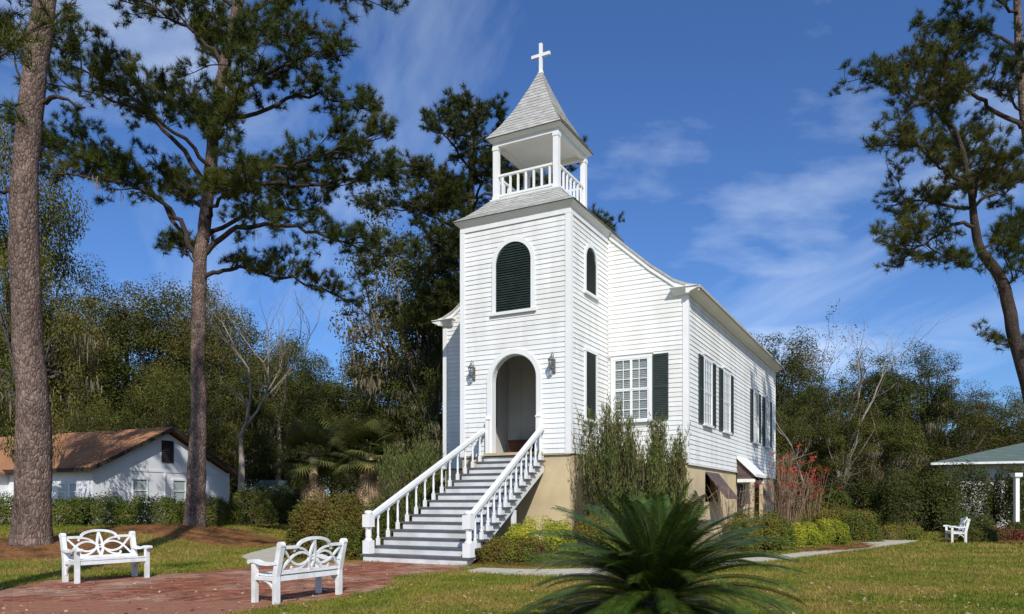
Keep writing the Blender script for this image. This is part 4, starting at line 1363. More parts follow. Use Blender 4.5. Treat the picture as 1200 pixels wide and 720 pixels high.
def bare_tree(name, H, r0, bark, seed=3, lean=(0, 0), spread=0.55, leaf=None, forks=4, first=0.35):
    random.seed(seed)
    root = empty(name)
    tm, tips = MB(), []
    def grow(p, d, L, r, lev):
        n = 5 if lev < 2 else 3
        pts = wander(p, d, L, n, 0.035 if lev == 0 else 0.08 + 0.05 * lev, 0.03)
        rr = [r * (1 - 0.55 * i / n) for i in range(n + 1)]
        tm.tube(pts, rr, 8 if lev == 0 else (6 if lev < 3 else 3), False)
        if lev >= forks:
            tips.append(pts[-1]); return
        k = 2 if lev < 1 else random.choice((2, 3, 3))
        for i in range(k):
            dd = (pts[-1] - pts[-2]).normalized()
            q = Vector((random.gauss(0, 1), random.gauss(0, 1), random.gauss(0.25, 0.6))).normalized()
            grow(pts[-1] if i < 2 else pts[-2], dd + q * spread, L * random.uniform(0.55, 0.8), r * 0.45 * random.uniform(0.8, 1.1), lev + 1)
        if lev >= 1:
            q = Vector((random.gauss(0, 1), random.gauss(0, 1), 0.3)).normalized()
            grow(pts[n // 2], (pts[-1] - pts[0]).normalized() + q, L * 0.5, r * 0.3, min(lev + 2, forks))
    grow(Vector((0, 0, -0.3)), Vector((lean[0], lean[1], 1)), H * first, r0, 0)
    zmax = max(v[2] for v in tm.v)
    s = H / zmax
    tm.v = [(x * s, y * s, z * s) for x, y, z in tm.v]
    tm.build('trunk', bark, root, True)
    if leaf:
        C = [tuple(t * s) for t in tips]
        add_mesh('crown', leaf_mesh('crown', C, [0.55] * len(C), 9, 0.13, leaf), root)
    return root

def twig_tufts(limb, r_twig, step, tl, t0=0.3, sub=True, flat=0.6):
    """twigs along a limb; returns twig paths and needle tuft positions"""
    twigs, tufts = [], []
    pts = [Vector(p) for p in limb]
    seg = [(b - a).length for a, b in zip(pts, pts[1:])]
    tot = sum(seg)
    s = tot * t0
    while s < tot:
        acc = 0
        for (a, b), L in zip(zip(pts, pts[1:]), seg):
            if acc + L >= s:
                p = a.lerp(b, (s - acc) / L); d = (b - a).normalized(); break
            acc += L
        side = Vector((random.gauss(0, 1), random.gauss(0, 1), random.gauss(0.35, flat))).normalized()
        dd = (d * random.uniform(0.2, 0.9) + side).normalized()
        L = tl * random.uniform(0.55, 1.25)
        tw = wander(p, dd, L, 4, 0.16, 0.10)
        twigs.append(tw)
        tufts.append((tw[-1], (tw[-1] - tw[-2]).normalized()))
        for q in (2, 3):
            for _ in range(2):
                o = Vector((random.gauss(0, .16), random.gauss(0, .16), random.gauss(0.05, .12)))
                tufts.append((tw[q] + o, (tw[q] - tw[q - 1] + Vector((random.gauss(0, .3), random.gauss(0, .3), 0.15))).normalized()))
        s += step * random.uniform(0.6, 1.4)
    tufts.append((pts[-1], (pts[-1] - pts[-2]).normalized()))
    return twigs, tufts

def needle_mesh(name, tufts, per, length, width, m):
    P = np.array([tuple(t[0]) for t in tufts]); D = np.array([tuple(t[1]) for t in tufts])
    P = np.repeat(P, per, 0); D = np.repeat(D, per, 0)
    R = unit(RS.normal(size=P.shape))
    N = unit(D * 0.75 + R * 0.95 + np.array([0, 0, 0.15]))
    B = P - D * RS.uniform(0, 0.22, len(P))[:, None] + RS.normal(size=P.shape) * 0.015
    V, F = needle_tris(B, N, length, width)
    return mesh_np(name, V, F, m)

def smooth3(pts, k=4):
    pts = [Vector(p) for p in pts]
    out = []
    n = len(pts)
    for i in range(n - 1):
        p0, p1, p2, p3 = pts[max(i - 1, 0)], pts[i], pts[i + 1], pts[min(i + 2, n - 1)]
        for s in range(k):
            t = s / k
            out.append(0.5 * ((2 * p1) + (p2 - p0) * t + (2 * p0 - 5 * p1 + 4 * p2 - p3) * t * t + (3 * p1 - p0 - 3 * p2 + p3) * t ** 3))
    out.append(pts[-1])
    return out

def pine(name, trunk_pts, trunk_r, limbs, label, per=30, step=0.28, tl=0.95, needle=(0.30, 0.020), seed=5, moss=(), sides=20, sub=0.9, group=None, flat=0.6, bark='pine_bark'):
    """pine from its own trunk line and limb lines (world points); root Empty at the foot of the trunk"""
    random.seed(seed)
    base = Vector(trunk_pts[0])
    root = empty(name, base)
    tag(root, label, 'tree', group)
    loc = [Vector(p) - base for p in trunk_pts]
    path = smooth3(loc, 5)
    k = len(trunk_r)
    rr = []
    for i in range(len(path)):
        t = i / (len(path) - 1) * (k - 1); a = min(int(t), k - 2)
        rr.append(trunk_r[a] + (trunk_r[a + 1] - trunk_r[a]) * (t - a))
    tm = MB(); tm.tube(path, rr, sides)
    # slightly knobbly outline
    tm.v = [tuple(Vector(v) + Vector((mnoise.noise(Vector(v) * 1.3), mnoise.noise(Vector(v) * 1.3 + Vector((9, 0, 0))), 0)) * 0.05) for v in tm.v]
    tm.build('trunk', M[bark], root, True)
    tufts_all = []
    for lb in limbs:
        pts = [Vector(p) - base for p in lb[0]]
        r = lb[1]
        path = smooth3(pts, 4)
        path = [p + Vector((random.gauss(0, .05), random.gauss(0, .07), random.gauss(0, .05))) * (1 if i else 0) for i, p in enumerate(path)]
        lm = MB()
        lm.tube(path, [r * (1 - 0.8 * i / (len(path) - 1)) for i in range(len(path))], 7)
        if len(lb) > 2 and lb[2] == 'bare':
            lm.build('limb', M['pine_bark_shaded'], root, True); continue
        t0 = lb[2] if len(lb) > 2 else 0.35
        tw, tf = twig_tufts(path, 0.012, step, tl, t0, flat=flat)
        tot = sum((b - a).length for a, b in zip(path, path[1:]))
        for _ in range(int(tot * sub)):
            i = random.randint(int(len(path) * t0), len(path) - 1)
            d = (path[i] - path[i - 1]).normalized()
            side = Vector((random.gauss(0, 1), random.gauss(0, 1), random.gauss(0.25, 0.4))).normalized()
            sl = wander(path[i], d * 0.5 + side, random.uniform(0.9, 2.1), 5, 0.16, 0.05)
            lm.tube(sl, [0.03 * (1 - 0.12 * q) for q in range(6)], 5, False)
            tw2, tf2 = twig_tufts(sl, 0.012, step * 0.95, tl * 0.8, 0.25, flat=flat)
            tw += tw2; tf += tf2
        for t in tw:
            lm.tube(t, [0.014, 0.012, 0.010, 0.008, 0.006], 3, False)
        lm.build('limb', M['pine_bark_shaded'], root, True)
        tufts_all += tf
    if tufts_all:
        add_mesh('needles', needle_mesh('needles', tufts_all, per, needle[0], needle[1], M['needle']), root, 'stuff')
    if moss:
        add_mesh('hanging_moss', moss_mesh('hanging_moss', [tuple(Vector(p) - base) for p in moss], M['moss'], n=14, lmin=0.15, lmax=0.9, w=0.014, spread=0.12), root, 'stuff')
    return root, len(tufts_all)

# ------------------------------------------------------------------ the near pines
def T_(pairs, Y):
    """trunk or limb line from photo pixels with a depth for each point"""
    out = []
    for p in pairs:
        out.append(at(p[0], p[1], Y + (p[2] if len(p) > 2 else 0)))
    return out

# large trunk at the left edge; its crown stands above the picture
YA = 22.0
tA = T_([(37, 641), (38, 600), (39, 480), (33, 400), (29, 300), (28, 230), (34, 150), (44, 60), (53, 0), (62, -90), (66, -190), (64, -270)], YA)
limbsA = [
    (T_([(31, 232), (14, 222), (0, 226, -.5), (-30, 215, -1)], YA), 0.10, 0.75),
    (T_([(46, 118), (75, 117, -.2), (102, 127, -.4)], YA), 0.085, 'bare'),
    (T_([(36, 130), (30, 110, .6), (22, 80, 1.1), (10, 55, 1.5), (-10, 60, 2.0)], YA), 0.05, 0.6),
    (T_([(62, -90), (110, -120, 1), (170, -120, 2), (230, -90, 2)], YA), 0.12),
    (T_([(62, -100), (20, -130, -1), (-60, -120, -2), (-140, -90, -2)], YA), 0.12),
    (T_([(65, -160), (110, -230, -1), (170, -260, -2)], YA), 0.10),
    (T_([(65, -170), (10, -240, 1), (-60, -270, 2)], YA), 0.10),
    (T_([(66, -190), (80, -200, 2), (90, -230, 4.5)], YA), 0.09),
    (T_([(66, -190), (60, -220, -2), (40, -250, -4.5)], YA), 0.09),
    (T_([(64, -270), (70, -330), (60, -380)], YA), 0.08),
]
pine('pine_tree', tA, [0.60, 0.48, 0.415, 0.385, 0.36, 0.335, 0.31, 0.28, 0.22, 0.13], limbsA, 'thick reddish barked pine trunk with a snapped dead stub at the left edge', seed=21, per=34, sides=28)

YB = 30.0
tB = T_([(228, 622), (230, 560), (233, 480), (232, 420), (233, 360), (234, 315), (240, 265), (247, 195), (254, 125), (266, 60), (280, 0), (290, -60), (294, -120)], YB)
limbsB = [
    (T_([(233, 312), (225, 288), (210, 260), (190, 238, -.5), (158, 220, -1), (112, 208, -1.5), (66, 204, -2)], YB), 0.13, 0.45),
    (T_([(224, 285), (180, 225, 1), (150, 205, 1.6), (100, 180, 2), (62, 172, 2)], YB), 0.09, 0.45),
    (T_([(245, 230), (222, 188), (190, 150, .5), (150, 110, 1), (104, 88, 1.3), (74, 68, 1.5)], YB), 0.12, 0.4),
    (T_([(248, 200), (215, 165, -1), (170, 130, -2), (120, 115, -2.6), (80, 100, -3)], YB), 0.09, 0.4),
    (T_([(246, 215), (290, 215), (340, 219, .5), (392, 214, .8), (425, 208, 1), (452, 194, 1)], YB), 0.11, 0.35),
    (T_([(247, 205), (300, 200, -1), (350, 190, -1.8), (400, 175, -2.2), (420, 165, -2.4)], YB), 0.10, 0.35),
    (T_([(237, 300), (268, 272), (310, 263, -.5), (360, 270, -1), (402, 284, -1.2), (440, 300, -1.4)], YB), 0.12, 0.30),
    (T_([(235, 330), (255, 318), (282, 314, .5), (330, 325, 1), (385, 340, 1.4), (432, 366, 1.6)], YB), 0.10, 0.30),
    (T_([(239, 280), (290, 250, 1), (340, 245, 2), (380, 250, 2.6)], YB), 0.10, 0.3),
    (T_([(254, 140), (300, 132), (350, 112, .5), (392, 118, .7), (415, 128, .8)], YB), 0.10, 0.3),
    (T_([(256, 130), (310, 90, -1), (350, 70, -2), (385, 60, -2.4)], YB), 0.09, 0.3),
    (T_([(264, 80), (232, 42), (185, 12), (140, -12, .5)], YB), 0.10, 0.3),
    (T_([(268, 60), (320, 40), (352, 42), (382, 44)], YB), 0.09, 0.3),
    (T_([(276, 20), (330, 0), (385, -8), (418, 2)], YB), 0.08, 0.3),
    (T_([(278, 10), (230, -20), (190, -40)], YB), 0.08, 0.3),
    (T_([(250, 170), (255, 150, -2), (265, 140, -4), (280, 120, -5.5)], YB), 0.09, 0.35),
    (T_([(250, 170), (240, 150, 2), (225, 135, 4), (215, 120, 5.5)], YB), 0.09, 0.35),
    (T_([(242, 255), (255, 235, -2), (275, 225, -4), (300, 220, -5)], YB), 0.09, 0.4),
    (T_([(242, 250), (225, 235, 2), (205, 225, 4), (185, 215, 5)], YB), 0.09, 0.4),
    (T_([(262, 90), (270, 60, -2), (280, 40, -4)], YB), 0.08, 0.3),
    (T_([(262, 90), (250, 60, 2), (240, 40, 4)], YB), 0.08, 0.3),
    (T_([(234, 318), (222, 300), (205, 290), (190, 292, -.5)], YB), 0.05, 0.4),
    (T_([(282, -10), (300, -60, 1), (340, -90, 2)], YB), 0.08),
    (T_([(290, -60), (270, -100, -1), (240, -120, -2)], YB), 0.08),
    (T_([(294, -120), (296, -160), (292, -190)], YB), 0.07),
]
mossB = T_([(112, 210, -1.5), (130, 222, -1), (145, 220, -1), (372, 225), (430, 370, 1.6), (425, 362, 1.5), (415, 356, 1.5), (395, 345, 1.4), (330, 275), (300, 268), (360, 330, 1)], YB)
_, nB = pine('pine_tree', tB, [0.46, 0.325, 0.285, 0.265, 0.25, 0.235, 0.215, 0.19, 0.16, 0.11], limbsB, 'tall dark crowned pine between the white house and the church', seed=22, moss=mossB, per=60, step=0.27, sub=1.05, needle=(0.29, 0.016))

YC = 28.0
tC = T_([(1238, 600), (1228, 540), (1212, 480), (1199, 432), (1187, 386), (1179, 345), (1168, 318), (1150, 296), (1143, 268), (1139, 232), (1130, 185), (1120, 150)], YC)
limbsC = [
    (T_([(1143, 268), (1122, 262), (1098, 276, -.4), (1072, 292, -.8), (1052, 312, -1)], YC), 0.08, 0.30),
    (T_([(1140, 250), (1105, 240, .5), (1070, 235, 1), (1044, 244, 1.2)], YC), 0.08, 0.35),
    (T_([(1138, 225), (1110, 200, -.5), (1085, 175, -1), (1062, 168, -1.3)], YC), 0.07, 0.35),
    (T_([(1128, 180), (1105, 140, .3), (1085, 120, .5), (1060, 110, .6)], YC), 0.06, 0.3),
    (T_([(1141, 245), (1165, 225, .5), (1190, 215, 1), (1215, 210, 1)], YC), 0.07, 0.35),
    (T_([(1148, 292), (1175, 280, 1), (1200, 265, 1.4)], YC), 0.06, 0.35),
    (T_([(1140, 235), (1150, 200, -2), (1165, 175, -3)], YC), 0.06, 0.3),
    (T_([(1135, 210), (1120, 190, 2), (1110, 165, 3)], YC), 0.06, 0.3),
    (T_([(1176, 338), (1190, 322, -.3), (1205, 310, -.5)], YC), 0.04, 0.3),
    (T_([(1196, 420), (1188, 405), (1180, 398)], YC), 0.03, 0.4),
    (T_([(1120, 150), (1108, 130), (1098, 112)], YC), 0.05, 0.2),
]
mossC = T_([(1120, 264), (1110, 272), (1160, 310), (1168, 322), (1155, 300), (1172, 335), (1100, 278)], YC)
pine('pine_tree', tC, [0.31, 0.27, 0.24, 0.21, 0.185, 0.15, 0.11, 0.05], limbsC, 'leaning pine with crooked shaded trunk curving in at the right edge', seed=23, bark='pine_bark_shaded', moss=mossC, per=58, needle=(0.26, 0.014), step=0.21, tl=0.8, sub=1.45)  # dark limb bark on this trunk stands in for its crown's shade

YD = 31.0
tD = T_([(1262, 598), (1248, 450), (1230, 300), (1212, 200), (1200, 130), (1193, 40), (1192, -40), (1192, -110)], YD)
limbsD = [
    (T_([(1197, 150), (1160, 126), (1130, 104, -.5), (1098, 80, -.8), (1070, 74, -1), (1028, 100, -1.2)], YD), 0.10, 0.42),
    (T_([(1194, 60), (1165, 40, .5), (1140, 34, 1), (1118, 40, 1)], YD), 0.08, 0.4),
    (T_([(1193, 20), (1170, 0, -.5), (1150, -8, -1), (1135, 4, -1)], YD), 0.07, 0.35),
    (T_([(1197, 130), (1175, 110, -1), (1160, 95, -1.6)], YD), 0.06, 0.3),
    (T_([(1197, 140), (1215, 100, 1), (1240, 85, 1.4)], YD), 0.08, 0.3),
    (T_([(1194, 60), (1220, 30, -1), (1250, 20, -1.2)], YD), 0.08, 0.3),
    (T_([(1192, -20), (1170, -50), (1150, -60)], YD), 0.07, 0.3),
    (T_([(1192, -60), (1215, -90), (1240, -95)], YD), 0.07, 0.3),
    (T_([(1192, -110), (1194, -150), (1190, -170)], YD), 0.06, 0.1),
    (T_([(1100, 82, -.8), (1085, 100, -1), (1062, 96, -1)], YD), 0.04, 0.3),
]
pine('pine_tree', tD, [0.32, 0.26, 0.21, 0.18, 0.15, 0.12, 0.07], limbsD, 'straight pine at the right edge whose high branches reach out towards the church', seed=24, per=58, needle=(0.26, 0.015), step=0.25, tl=0.85, sub=1.3)

YE = 9.6
tE = T_([(-215, 738), (-218, 500), (-214, 200), (-206, -150), (-196, -500), (-186, -900), (-178, -1250), (-172, -1560)], YE)
limbsE = [
    (T_([(-216, 60), (-120, 75, .2), (-60, 85, .4), (-12, 70, .5), (12, 50, .5)], YE), 0.05, 0.86),
    (T_([(-216, 120), (-120, 110, .6), (-70, 112, .8), (-14, 96, 1.0)], YE), 0.04, 0.88),
]
random.seed(77)
for q in range(12):
    u = 0.66 + 0.34 * q / 11
    k_ = u * (len(tE) - 1); i_ = min(int(k_), len(tE) - 2)
    p_ = tE[i_].lerp(tE[i_ + 1], k_ - i_)
    a_ = q * 2.4; L_ = random.uniform(2.2, 4.6) * (1.15 - 0.75 * max(0, u - 0.6) / 0.4)
    limbsE.append(([p_, p_ + Vector((math.cos(a_) * L_ * .5, math.sin(a_) * L_ * .5, .4)), p_ + Vector((math.cos(a_) * L_, math.sin(a_) * L_, random.uniform(.3, 1.4)))], 0.08, 0.3))
pine('pine_tree', tE, [0.45, 0.36, 0.33, 0.30, 0.26, 0.22, 0.16, 0.06], limbsE, 'pine whose bright needled branch tips enter at the top left corner', seed=25, per=44, needle=(0.24, 0.011), step=0.36, tl=0.6, sub=0.35)

# pine behind the church tower: whorls of limbs on a straight trunk
def whorl_pine(x, y, H, R, z0, label, seed, per=36, group=None, wide=0.026):
    random.seed(seed)
    tr = [(x, y, 0), (x + .1, y, H * .4), (x - .1, y, H * .75), (x + .1, y, H)]
    limbs = []
    z = z0
    while z < H:
        t = (z - z0) / (H - z0)
        prof = R * (0.55 + 0.45 * math.sin(min(1, t * 1.6) * math.pi * 0.6)) * (1 - max(0, t - 0.55) * 1.7)
        for _ in range(2):
            a = random.uniform(0, 2 * math.pi)
            L = max(0.8, prof * random.uniform(0.7, 1.1))
            c, s = math.cos(a), math.sin(a)
            limbs.append(([Vector((x, y, z)), Vector((x + c * L * .4, y + s * L * .4, z + .3)), Vector((x + c * L * .75, y + s * L * .75, z + .5)), Vector((x + c * L, y + s * L, z + random.uniform(0.3, 1.2)))], 0.09, 0.3))
        z += random.uniform(0.6, 1.2)
    pine('pine_tree', tr, [0.4, 0.34, 0.26, 0.08], limbs, label, seed=seed, per=per, needle=(0.34, wide), step=0.30, tl=1.15, sides=10, sub=0.9, group=group)
whorl_pine(-2.4, 46.0, 25.6, 6.2, 11.5, 'tall pine showing its bushy top behind the belfry', 31)
whorl_pine(4.6, 50.0, 20.3, 2.6, 12.0, 'pine mostly hidden behind the tower, its top just right of the railing', 32)

# ------------------------------------------------------------------ houses
def house_left():
    rz = math.radians(65.0)
    gx, gy = math.sin(math.radians(25)), math.cos(math.radians(25))
    o0 = Vector((-22.36 + 0.42 * gx - 0.2 * gy, 40.0 + 0.42 * gy + 0.2 * gx, 0.45))
    root = empty('white_house', o0, rz)
    tag(root, 'low white house with brown shingle roof behind the flowering hedge', 'house')
    W, L, E, P = 9.6, 24.0, 2.98, 5.50     # gable width, length, eave and peak above the base
    OV = 0.42
    mw = M['house_wall']
    wall = MB().prism([(0, -0.4), (W, -0.4), (W, E), (W / 2, P - 0.22), (0, E)], 1, 0, L).build('wall', mw, root)
    sl = (P - E) / (W / 2 + OV)
    def roof_poly(x0, x1):
        return None
    mb = MB()
    xa, xb = -OV, W + OV
    zc = P + 0.02
    za_ = E - 0.03
    top = [(xa, za_), (W / 2, zc), (xb, za_)]
    mb.prism([(xa, za_), (W / 2, zc), (xb, za_), (xb, za_ + 0.10), (W / 2, zc + 0.12), (xa, za_ + 0.10)], 1, -0.45, L + 0.4)
    rf = mb.build('roof', M['brown_roof'], root)
    # courses of shingles on the slope that faces the lawn
    mb = MB()
    n = 20
    for k in range(n):
        t0, t1 = k / n, (k + 1) / n
        x0, z0 = xa + (W / 2 - xa) * t0, za_ + 0.10 + (zc + 0.02 - za_) * t0
        x1, z1 = xa + (W / 2 - xa) * t1, za_ + 0.10 + (zc + 0.02 - za_) * t1
        mb.add([(x0 - 0.01, -0.46, z0 + 0.03), (x0 - 0.01, L + 0.41, z0 + 0.03), (x1, L + 0.41, z1 + 0.006), (x1, -0.46, z1 + 0.006), (x0 - 0.01, -0.46, z0), (x0 - 0.01, L + 0.41, z0)], [(0, 1, 2, 3), (0, 4, 5, 1)])
    o = mb.build('shingle_courses', M['brown_roof'], rf); o['kind'] = 'stuff'
    for (a, b) in (((xa, za_), (W / 2, zc)), ((W / 2, zc), (xb, za_))):
        MB().add([(a[0], -0.50, a[1] - 0.10), (b[0], -0.50, b[1] - 0.10), (b[0], -0.50, b[1] + 0.125), (a[0], -0.50, a[1] + 0.125),
                  (a[0], -0.452, a[1] - 0.10), (b[0], -0.452, b[1] - 0.10), (b[0], -0.452, b[1] + 0.125), (a[0], -0.452, a[1] + 0.125)],
                 [(0, 1, 2, 3), (7, 6, 5, 4), (0, 4, 5, 1), (2, 6, 7, 3), (0, 3, 7, 4), (1, 5, 6, 2)]).build('bargeboard', M['fascia'], root)
    MB().box(xa - 0.03, xa, -0.45, L, za_ - 0.12, za_ + 0.09).build('gutter', M['fascia'], root)
    MB().box(0.0, W, -0.03, -0.002, E - 0.02, E + 0.10).build('band_board', mw, root)
    MB().box(4.55, 4.62, -0.07, -0.004, 0.3, E - 0.03).build('downpipe', mw, root)
    MB().box(4.40, 4.78, -0.16, -0.004, 0.95, 1.45).build('meter_box', M['iron'], root)
    def win(face, c, w, z0, z1, shut=False):
        T = (lambda a, d, z: (a, -d, z)) if face == 'gable' else (lambda a, d, z: (-d, a, z))
        f = MB(T).box(c - w / 2 - 0.08, c - w / 2, 0, 0.06, z0, z1).box(c + w / 2, c + w / 2 + 0.08, 0, 0.06, z0, z1)
        f.box(c - w / 2 - 0.1, c + w / 2 + 0.1, 0, 0.07, z1, z1 + 0.1).box(c - w / 2 - 0.1, c + w / 2 + 0.1, 0, 0.09, z0 - 0.07, z0)
        f.box(c - w / 2, c + w / 2, 0.03, 0.055, (z0 + z1) / 2 - 0.03, (z0 + z1) / 2 + 0.03)
        f = f.build('window', mw, root)
        MB(T).add([(c - w / 2, 0.012, z0), (c + w / 2, 0.012, z0), (c + w / 2, 0.012, z1), (c - w / 2, 0.012, z1)], [(0, 1, 2, 3)]).build('blind', M['blind'], f)
        MB(T).add([(c - w / 2, 0.03, z0), (c + w / 2, 0.03, z0), (c + w / 2, 0.03, z1), (c - w / 2, 0.03, z1)], [(0, 1, 2, 3)]).build('pane', M['glass'], f)
    win('gable', 2.9, 0.85, 1.25, 2.5); win('gable', 5.6, 0.85, 1.25, 2.5)
    win('front', 1.5, 0.55, 1.35, 2.2); win('front', 2.45, 0.55, 1.35, 2.2)
    vx0, vx1 = W / 2 - 0.45, W / 2 + 0.40
    v = MB(lambda a, d, z: (a, -d, z)).add([(vx0, 0.012, 3.55), (vx1, 0.012, 3.55), (vx1, 0.012, 4.85), (vx0, 0.012, 4.85)], [(0, 1, 2, 3)]).build('gable_vent', M['dark'], root)
    mb = MB(lambda a, d, z: (a, -d, z))
    for k in range(12):
        slat(mb, vx0, vx1, 3.56 + k * 0.107, 0.10, 0.014)
    o = mb.build('vent_slats', M['fascia'], v); o['kind'] = 'stuff'
    # cross wing at the far end of the front
    y0, y1 = 7.2, 14.0
    ym = (y0 + y1) / 2
    MB().prism([(y0, -0.4), (y1, -0.4), (y1, E), (ym, P - 0.75), (y0, E)], 0, -2.6, -0.002).build('wing_wall', mw, root)
    MB().prism([(y0 - OV, E - 0.20), (ym, P - 0.48), (y1 + OV, E - 0.20), (y1 + OV, E - 0.09), (ym, P - 0.36), (y0 - OV, E - 0.09)], 0, -3.0, 4.2).build('wing_roof', M['brown_roof'], root)
house_left()

def house_right():
    root = empty('green_roofed_house', (26.6, 46.6, 0), math.radians(-25))
    tag(root, 'pale house with teal green hipped roof half hidden by dark shrubs', 'house')
    MB().box(0, 23, 0, 9, -0.2, 3.98).build('wall', M['grey_wall'], root)
    e = [(-0.8, -0.9, 4.05), (23.8, -0.9, 4.05), (23.8, 9.9, 4.05), (-0.8, 9.9, 4.05)]
    a, b = (6.0, 4.5, 5.75), (17.5, 4.5, 5.75)
    rf = MB().add(e + [a, b] + [(x, y, 3.98) for x, y, z in e], [(0, 1, 5, 4), (1, 2, 5), (2, 3, 4, 5), (3, 0, 4), (6, 9, 8, 7), (0, 6, 7, 1), (1, 7, 8, 2), (2, 8, 9, 3), (3, 9, 6, 0)]).build('roof', M['teal_roof'], root)
    n = 16
    mb = MB()
    for k in range(n):
        t0, t1 = k / n, (k + 1) / n
        L = lambda p, q, t: tuple(p[i] + (q[i] - p[i]) * t for i in range(3))
        p0, p1, p2, p3 = L(e[0], a, t0), L(e[1], b, t0), L(e[1], b, t1), L(e[0], a, t1)
        up = lambda p, d: (p[0], p[1] - 0.01, p[2] + d)
        mb.add([up(p0, .03), up(p1, .03), up(p2, .006), up(p3, .006), p0, p1], [(0, 1, 2, 3), (0, 4, 5, 1)])
    o = mb.build('shingle_courses', M['teal_roof'], rf); o['kind'] = 'stuff'
    MB().box(-0.83, 23.83, -0.95, -0.902, 3.93, 4.06).build('fascia', M['trim'], root)
house_right()

def shed():
    root = empty('garden_shed', (-17.6, 50.0, 0.45))
    tag(root, 'small dark red shed with sloping grey green roof beside the white house', 'shed')
    MB().box(0.2, 2.6, 0, 2.6, -0.3, 1.9).build('wall', M['red_wall'], root)
    MB().add([(0, -0.6, 1.72), (2.8, -0.6, 1.72), (2.4, 1.4, 2.72), (0.6, 1.4, 2.72), (0, 3.1, 1.72), (2.8, 3.1, 1.72)], [(0, 1, 2, 3), (3, 2, 5, 4), (0, 3, 4), (1, 5, 2), (0, 4, 5, 1)]).build('roof', M['teal_roof'], root)
shed()

pr = empty('white_post', (26.6, 40.0, 0))
tag(pr, 'tall white square post with flat cap beside the green roofed house', 'post')
MB().box(-0.10, 0.10, -0.10, 0.10, 0, 2.95).build('shaft', M['trim'], pr)
MB().box(-0.15, 0.15, -0.15, 0.15, 2.951, 3.0).box(-0.20, 0.20, -0.20, 0.20, 3.0, 3.2).build('cap', M['trim'], pr)

# ------------------------------------------------------------------ shrubs
def bush(label, x, y, rx, ry, h, leaf, size=0.055, n=7000, cat='shrub', group=None, flowers=None, lumps=34, z=None, seed=None, name='shrub', name2='foliage', patch=None):
    """rounded shrub: many small leaf lumps over a dome, stems inside"""
    random.seed(seed or int(abs(x * 131 + y * 17)))
    root = empty(name, (x, y, ground_z(x, y) if z is None else z))
    if label: tag(root, label, cat, group)
    sd = seed or int(abs(x * 131 + y * 17))
    def dome(k, f0, f1, zmin=-0.02):
        D = unit(RS.normal(size=(k, 3)) * np.array([1, 1, 0.9])); D[:, 2] = np.abs(D[:, 2]) - 0.12
        D = unit(D)
        q = 0.62                                  # squarer than a ball
        S = np.sign(D) * np.abs(D) ** q
        S = S / (np.abs(S) ** 2.6).sum(1, keepdims=True) ** (1 / 2.6)
        wob = np.array([1 + 0.17 * mnoise.noise(Vector((d[0] * 2.6 + sd, d[1] * 2.6, d[2] * 2.6))) + 0.08 * mnoise.noise(Vector((d[0] * 7 + sd, d[1] * 7, d[2] * 7))) for d in D])
        f = RS.uniform(f0, f1, k) * wob
        P = S * f[:, None] * np.array([rx, ry, h])
        P[:, 2] = np.maximum(P[:, 2], RS.uniform(0.0, 0.08, k))
        return P, unit(S / np.array([rx, ry, h]))
    n_ = int(n * 2.5)
    P, D = dome(n_, 0.88, 1.03)
    P2, D2 = dome(n_ // 3, 0.70, 0.90)
    sp, _d = dome(int(n * 0.03) + 20, 1.02, 1.12)          # stray shoots
    P, D = np.concatenate([P, P2, sp]), np.concatenate([D, D2, _d])
    N = unit(D * 0.75 + RS.normal(size=D.shape) * 0.5 + np.array([0, 0, 0.25]))
    V, F = leaf_quads(P, N, np.full(len(P), size * 0.92), 0.6)
    add_mesh(name2, mesh_np(name2, V, F, leaf), root)
    Pd, _d = dome(60, 0.8, 0.92)
    C = [tuple(p) for p in Pd]; R = [min(rx, ry, h) * 0.22] * len(C)
    mb = MB()
    for k in range(9):
        a = random.uniform(0, 2 * math.pi)
        c = C[random.randrange(len(C))]
        mb.tube([(0.1 * math.cos(a), 0.1 * math.sin(a), -0.05), (c[0] * .4, c[1] * .4, c[2] * .5), c], [0.03, 0.02, 0.006], 5, False)
    mb.build('stem', M['oak_bark'], root)
    if patch:
        m2, k2, sz = patch
        i = RS.choice(len(C), max(3, int(len(C) * 0.4)), False)
        add_mesh('tips', leaf_mesh('tips', [C[q] for q in i], [R[q] * 1.08 for q in i], k2 // len(i), sz, m2, 0.85), root)
    if flowers:
        m2, k2, sz = flowers
        P = []
        for q in range(k2):
            c = random.choice(C); r = R[C.index(c)]
            d = Vector((random.gauss(0, 1), random.gauss(-0.5, 1), random.gauss(0.4, 1))).normalized()
            P.append((c[0] + d.x * r, c[1] + d.y * r, c[2] + d.z * r * .85))
        add_mesh('blossom', leaf_mesh('blossom', P, [sz] * len(P), 7, sz * 0.9, m2), root, 'stuff')
    return root

bush('rounded bronze green azalea at the foot of the church steps', -5.35, 22.2, 1.22, 1.1, 1.85, M['azalea'], 0.06, 9000)
bush('dark green shrub behind the rounded azalea, left of the stair rail', -5.2, 26.5, 1.5, 1.0, 1.75, M['hedge_leaf'], 0.07, 6000)
bush('yellow green mounded shrub beside the right stair rail', 0.75, 20.9, 1.05, 0.75, 1.15, M['box_green'], 0.05, 8000)
bush('reddish low shrub in front of the yellow green mound by the steps', 0.05, 20.0, 1.0, 0.6, 0.70, M['azalea'], 0.05, 6000, patch=(M['red_tip'], 2600, 0.05))
bush('small bronze shrub against the tan tower base behind the sago palm', 2.5, 21.7, 0.85, 0.7, 1.25, M['azalea'], 0.05, 6000, patch=(M['red_tip'], 900, 0.05))
bush('wide bronze green azalea below the cellar flaps', 8.15, 25.2, 1.15, 0.9, 1.25, M['azalea'], 0.055, 8000)
